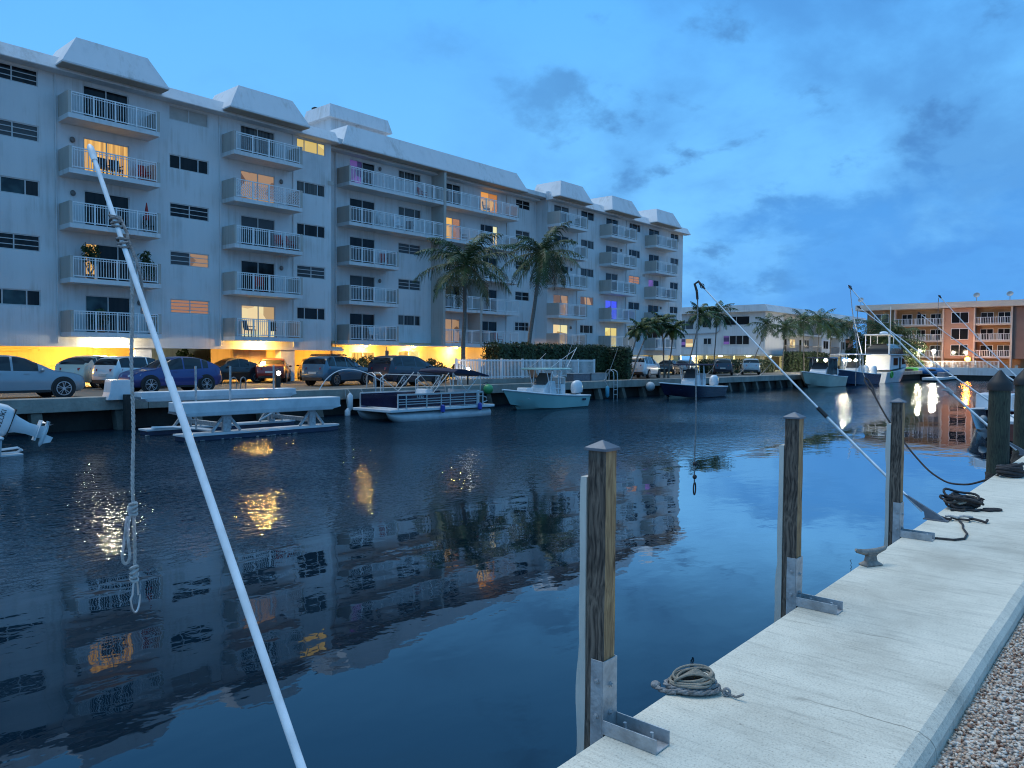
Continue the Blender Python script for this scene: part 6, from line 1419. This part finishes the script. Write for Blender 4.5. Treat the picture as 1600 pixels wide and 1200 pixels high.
for px, k, Yq, mt_, lab in ((575, 4, 42.7, 'black', 'dark chair on the top long balcony by the violet door'), (660, 4, 42.7, 'red', 'red brown chair on the top long balcony, middle'), (760, 4, 42.7, 'black', 'dark chair on the top long balcony near the orange door'), (640, 3, 42.7, 'black', 'dark chair beside the pale pair on the upper long balcony'), (725, 3, 42.7, 'black', 'dark chair right of the divider on the upper long balcony'), (600, 2, 42.7, 'red', 'red brown chair on the short balcony under the long ones'), (575, 1, 42.7, 'black', 'dark chair on the second balcony above the lobby'), (725, 0, 42.7, 'white', 'white chair behind the palm trunk on the lowest wide balcony'), (780, 0, 42.7, 'red', 'red brown chair at the right of the lowest wide balcony'),
        (900, 4, 41.1, 'white', 'pale chair on the top balcony of the fourth stack'), (905, 0, 41.1, 'white', 'pale chair on the lowest balcony of the fourth stack'), (980, 2, 41.1, 'white', 'pale chair on the middle balcony of the fifth stack'), (1045, 2, 41.1, 'black', 'dark chair on the middle balcony of the last stack')):
    chair(lab, onY(px, 400, Yq)[0], Yq, random.uniform(-60, 60), mt_, ZT[k] - 1.049, cg)
m = MB()
for x, y, ks in ((14.75, YL, (3, 2)), (26.5, YL, (3, 1)), (17.95, YL, (0,)), (35.3, YM, (4, 1)), (56.3, YR, (3, 2, 0)), (64.5, YR, (3,)), (72.3, YR, (1,))):
    for k in ks: m = MB(); m.ball((x, y - .06, ZT[k] + .62), (.13, .08, .15), 10, 6); m.build('wall_lamp', 'frame_dark', B, world=True, smooth=True)
for x, k in ((24.4, 4), (29.95, 3), (40.2, 1), (68.6, 2)):
    m = MB(); m.box(x, x + .45, (YM if 31 < x < 52 else YL) - .03, (YM if 31 < x < 52 else YL) - .002, ZT[k] + 1.05, ZT[k] + 1.3); m.build('vent_grille', 'shutter', B, world=True)
# ------------------------------------------------------------------ seawall fittings
def fender_ball(lab, px, py, c, r):
    x, z = onY(px, py, 28.5); t = thing('fender_ball', lab, 'fender', (x, 28.5, z), group='round fenders hanging on the seawall')
    m = MB(); m.ball((0, 0, 0), (r, r, r * 1.05), 14, 10); m.build('ball', c, t, smooth=True); m = MB(); m.tube([(0, 0, r), (0, .1, r + .12), (0, .45, -1.49 - z)], .015, 5); m.build('lanyard', 'ropek', t)
fender_ball('bright green round fender on the seawall', 763, 608, 'green', .27); fender_ball('pale grey round fender left of the navy boat', 1016, 604, 'grey2', .33)
M_ = None
def fender_cyl(lab, px, py, c, h, Y=28.6, r=.13):
    x, z = onY(px, py, Y); t = thing('fender', lab, 'fender', (x, Y, z), group='cylinder fenders hanging on the seawall')
    m = MB(); m.lathe([(.03, -h), (r, -h + .12), (r, h - .12), (.03, h)], 12); m.build('tube', c, t, smooth=True); m = MB(); m.tube([(0, 0, h), (0, .2, -1.49 - z)], .012, 5); m.build('lanyard', 'ropew', t)
fender_cyl('long white fender left of the pontoon boat', 547, 628, 'white', .42); fender_cyl('shorter white fender below, beside the boat lift', 543, 648, 'white', .3); fender_cyl('dark blue fender at the pontoon boat bow', 568, 627, 'blue', .32); fender_cyl('cyan fender beside the swim ladder', 949, 612, 'cyan', .40)
def ladder(px, lab, z0, Y=28.75):
    x = onY(px, 600, Y)[0]; t = thing('swim_ladder', lab, 'ladder', (x, Y, -1.5), group='ladders on the seawall')
    for s in (-.22, .22):
        m = MB(); m.tube([(s, .65, .0), (s, .62, .55), (s, .5, .72), (s, .25, .74), (s, .0, .6), (s, -.04, .3), (s, -.04, z0)], .028, 8); m.build('rail', 'alu', t, smooth=True)
    for z in np.arange(z0 + .15, -.1, .32): m = MB(); m.tube([(-.22, -.04, z), (.22, -.04, z)], .022, 6); m.build('rung', 'alu', t)
ladder(592, 'metal ladder hoop behind the pontoon boat bow', -1.0); ladder(961, 'metal swim ladder right of the hedge foot', -1.4)
t = thing('dock_box', 'white flared dock step box standing on the seawall at a dark pile', 'dock box', (onY(186, 620, 28.9)[0], 28.95, -1.5))
m = MB(); m.loft([[(a * .36, b * .3, z) for a, b in ((-1 - e, -1), (1 + e, -1), (1 + e, 1), (-1 - e, 1))] for z, e in ((-.12, .35), (.16, .12), (.52, .0), (.60, -.05))]); m.build('body', 'white', t, bevel=.02)
m = MB(); m.box(.02, .30, -.62, -.33, -1.9, .08); m.build('pile', 'darkwall', t)
t = thing('bollard_light', 'black bollard with a round white light on the seawall', 'bollard', (onY(434, 596, 30.5)[0], 30.5, G))
m = MB(); m.lathe([(.12, 0), (.12, .75), (.10, .95), (.02, 1.0)], 12); m.build('post', 'black', t, smooth=True); m = MB(); m.ball((-.02, -.10, .78), (.11, .06, .10), 10, 8); m.build('light', 'lamp_w2', t, smooth=True)
t = thing('bollard_light', 'small white light low on the palm trunk side of the pool fence', 'bollard', (onY(730, 580, 30.6)[0], 30.55, G))
m = MB(); m.tube([(0, 0, 0), (0, 0, .8)], .05, 8); m.build('post', 'black', t); m = MB(); m.ball((0, -.02, .88), .11, 10, 8); m.build('light', 'lamp_w2', t, smooth=True)
for px, lab in ((365, 'left small metal hoop before the yellow stair core'), (380, 'right small metal hoop before the yellow stair core')):
    x = onY(px, 600, 31.5)[0]; t = thing('hoop', lab, 'bike hoop', (x, 31.5, G), R(20), 'small metal hoops')
    m = MB(); m.tube([(-.17, 0, 0), (-.17, 0, .45), (-.12, 0, .56), (0, 0, .6), (.12, 0, .56), (.17, 0, .45), (.17, 0, 0)], .025, 8); m.build('tube', 'tpole', t, smooth=True)
t = thing('sign_post', 'dark narrow sign on a thin post before the lobby wall', 'sign', (onY(604, 560, 38.5)[0], 38.5, G))
m = MB(); m.tube([(0, 0, 0), (0, 0, 2.2)], .03, 6); m.build('post', 'tpole', t); m = MB(); m.box(-.14, .14, -.05, -.03, 1.2, 1.95); m.build('sign_plate', 'frame_dark', t)
# whips and poles on the far bank
g = 'thin whips on the far seawall'
def far_whip(p0, p1, lab, r=.03, Y0=29.0, Y1=27.0, nm='far_whip', hook=False):
    a = onY(*p0, Y0); b = onY(*p1, Y1); t = thing(nm, lab, 'mooring whip', (a[0], Y0, a[1]), group=g)
    q = V((b[0] - a[0], Y1 - Y0, b[1] - a[1])); m = MB(); m.tube([q * (i / 8) - V((0, 0, .12 * math.sin(i / 8 * 3.14))) for i in range(9)], [r - r * .5 * i / 8 for i in range(9)], 6); m.build('pole', 'rail' if not hook else 'tpole', t, smooth=True)
    m = MB(); m.ball((0, 0, .03), (.09, .09, .05), 8, 5); m.build('base', 'galv', t)
far_whip((818, 578), (853, 552), 'short whip over the mint boat top', .025, 29.2, 27.5); far_whip((872, 588), (893, 540), 'tall whip crossing the hedge behind the mint outboard', .03)
far_whip((945, 595), (965, 545), 'whip leaning beside the swim ladder', .03); far_whip((985, 594), (1004, 540), 'whip before the white pickup shaped SUV', .03)
far_whip((1152, 586), (1172, 565), 'short whip before the silver SUV', .03); far_whip((1188, 586), (1208, 562), 'short whip right of the silver SUV', .03); far_whip((1105, 585), (1122, 560), 'short whip before the dark navy SUV', .03)
def arch_whip(px0, px1, ptop, lab):
    a = onY(px0, 606, 29.1); b = onY(px1, 598, 28.4); c = onY(*ptop, 28.7); t = thing('folded_whip', lab, 'mooring whip', (a[0], 29.1, -1.5), group=g)
    A, Bq, C = V((0, 0, 0)), V((b[0] - a[0], -.7, b[1] + 1.5)), V((c[0] - a[0], -.4, c[1] + 1.5)); C2 = C * 2 - (A + Bq) / 2
    m = MB(); m.tube([A.lerp(C2, u).lerp(C2.lerp(Bq, u), u) for u in np.linspace(0, 1, 14)], .022, 6); m.build('pole', 'rail', t, smooth=True)
arch_whip(499, 600, (540, 577), 'pale whip bent in an arch left of the black SUV'); arch_whip(684, 742, (712, 568), 'pale whip bent in an arch over the folded bimini')
# ------------------------------------------------------------------ camera, sky, sun
cam = bpy.data.cameras.new('camera'); co_ = bpy.data.objects.new('camera', cam); COL.objects.link(co_)
cam.sensor_width = 36; cam.lens = 27.0; cam.clip_end = 6000; cam.clip_start = 0.05
PIT = math.atan(41 / 1200)
co_.matrix_world = Matrix.Rotation(R(40.9 - 90), 4, 'Z') @ Matrix.Rotation(R(90) - PIT, 4, 'X') @ Matrix.Rotation(R(0.42), 4, 'Z')
scene.camera = co_
def world():
    w = bpy.data.worlds.new('World'); scene.world = w; w.use_nodes = True
    nt = w.node_tree; L = nt.links; bg = nt.nodes['Background']
    tc = nt.nodes.new('ShaderNodeTexCoord'); d = tc.outputs['Generated']
    def dot(v):
        n = nt.nodes.new('ShaderNodeVectorMath'); n.operation = 'DOT_PRODUCT'; L.new(d, n.inputs[0]); n.inputs[1].default_value = v; return n.outputs['Value']
    def mth(op, a, b=None, clamp=False):
        n = nt.nodes.new('ShaderNodeMath'); n.operation = op; n.use_clamp = clamp
        for i, x in enumerate((a, b)):
            if x is None: continue
            if isinstance(x, (int, float)): n.inputs[i].default_value = x
            else: L.new(x, n.inputs[i])
        return n.outputs[0]
    def mrange(x, a, b, c=0, e=1):
        n = nt.nodes.new('ShaderNodeMapRange'); n.interpolation_type = 'SMOOTHSTEP'
        L.new(x, n.inputs[0]); n.inputs[1].default_value = a; n.inputs[2].default_value = b; n.inputs[3].default_value = c; n.inputs[4].default_value = e; return n.outputs[0]
    def mix(f, a, b):
        n = nt.nodes.new('ShaderNodeMix'); n.data_type = 'RGBA'
        for s_, x in ((0, f), (6, a), (7, b)):
            if isinstance(x, tuple): n.inputs[s_].default_value = (*x, 1)
            elif isinstance(x, (int, float)): n.inputs[s_].default_value = x
            else: L.new(x, n.inputs[s_])
        return n.outputs[2]
    z = dot((0, 0, 1)); fwd = dot((CY, SY, 0)); rgt = dot((SY, -CY, 0))
    # clear dusk sky by height, brightened overhead as fill for the dock
    r = ramp(nt, z, [(0.0, (0.165, 0.50, 0.98)), (0.16, (0.19, 0.58, 1.08)), (0.30, (0.155, 0.53, 1.06)), (0.45, (0.115, 0.48, 1.08)), (0.60, (0.16, 0.50, 1.0)), (0.8, (0.30, 0.62, 0.96))])
    sky = r.outputs[0]
    # clouds: noise laid on a plane overhead
    zz = mth('ADD', z, 0.40)
    n = nt.nodes.new('ShaderNodeSeparateXYZ'); L.new(d, n.inputs[0])
    cb = nt.nodes.new('ShaderNodeCombineXYZ')
    L.new(mth('DIVIDE', n.outputs[0], zz), cb.inputs[0]); L.new(mth('DIVIDE', n.outputs[1], zz), cb.inputs[1]); cb.inputs[2].default_value = 3.7
    def noise(sc, det, off=0.0, rough=.6, dist=0.0):
        mp = nt.nodes.new('ShaderNodeMapping'); mp.inputs['Location'].default_value = (off, off * .7, 0); L.new(cb.outputs[0], mp.inputs[0])
        q = node(nt, 'ShaderNodeTexNoise', Scale=sc, Detail=det, Roughness=rough, Distortion=dist); L.new(mp.outputs[0], q.inputs['Vector']); return q.outputs['Fac']
    big = noise(1.9, 8, 2.3, .56, .2); small = noise(4.6, 9, 7.4, .58, .15)
    right = mrange(rgt, -0.20, 0.22)
    c1 = mth('MULTIPLY', mrange(big, 0.46, 0.66), mth('ADD', mth('MULTIPLY', right, 0.55), 0.05), True)
    c2 = mth('MULTIPLY', mrange(small, 0.50, 0.64), mth('ADD', mth('MULTIPLY', right, 0.78), 0.06), True)
    sky = mix(c2, sky, (0.068, 0.225, 0.51)); sky = mix(c1, sky, (0.062, 0.235, 0.60))
    # the heavy bank low on the right
    low = mth('MULTIPLY', mrange(mth('ADD', rgt, mth('MULTIPLY', mth('SUBTRACT', big, 0.5), 0.55)), 0.16, 0.36), mrange(mth('ADD', z, mth('MULTIPLY', mth('SUBTRACT', small, 0.5), -0.22)), 0.235, 0.13))
    sky = mix(mth('MULTIPLY', low, 0.82), sky, mix(mrange(small, .4, .65), (0.062, 0.29, 0.78), (0.085, 0.37, 0.90)))
    # behind the camera the sky is set evenly blue as fill for walls
    sky = mix(mth('MULTIPLY', mrange(fwd, 0.05, -0.6), 0.7), sky, (0.135, 0.47, 0.98))
    # the ground half never lights anything from below strongly
    sky = mix(mrange(z, 0.0, -0.08), sky, (0.05, 0.08, 0.12))
    st = nt.nodes.new('ShaderNodeTexSky'); st.sky_type = 'NISHITA'; st.sun_disc = False; st.sun_elevation = FILL_EL; st.sun_rotation = SUN_ROT
    b2 = nt.nodes.new('ShaderNodeBackground'); L.new(st.outputs[0], b2.inputs[0]); b2.inputs[1].default_value = 0.004
    L.new(sky, bg.inputs[0]); bg.inputs[1].default_value = 1.0
    ad = nt.nodes.new('ShaderNodeAddShader'); L.new(bg.outputs[0], ad.inputs[0]); L.new(b2.outputs[0], ad.inputs[1])
    L.new(ad.outputs[0], nt.nodes['World Output'].inputs[0])
FILL_EL = R(66); FILL_AZ = R(95)        # sun direction measured from +X
SUN_ROT = R(90) - FILL_AZ
world()
sl = bpy.data.lights.new('fill_sun', 'SUN'); sl.energy = 1.85; sl.angle = R(40); sl.color = (1.0, 0.95, 0.86)  # added soft fill for the dock, standing in for unseen lamps behind camera
so = bpy.data.objects.new('fill_sun', sl); COL.objects.link(so)
dv_ = V((math.cos(FILL_EL) * math.cos(FILL_AZ), math.cos(FILL_EL) * math.sin(FILL_AZ), math.sin(FILL_EL)))
so.rotation_euler = dv_.to_track_quat('Z', 'Y').to_euler(); so.location = dv_ * 30
vs_ = scene.view_settings; vs_.view_transform = 'Standard'; vs_.look = 'None'; vs_.exposure = 0
cy = scene.cycles; cy.use_denoising = True; cy.sample_clamp_indirect = 4.0; cy.max_bounces = 6; cy.caustics_reflective = False; cy.caustics_refractive = False
cy.use_light_tree = True; cy.filter_width = 1.1
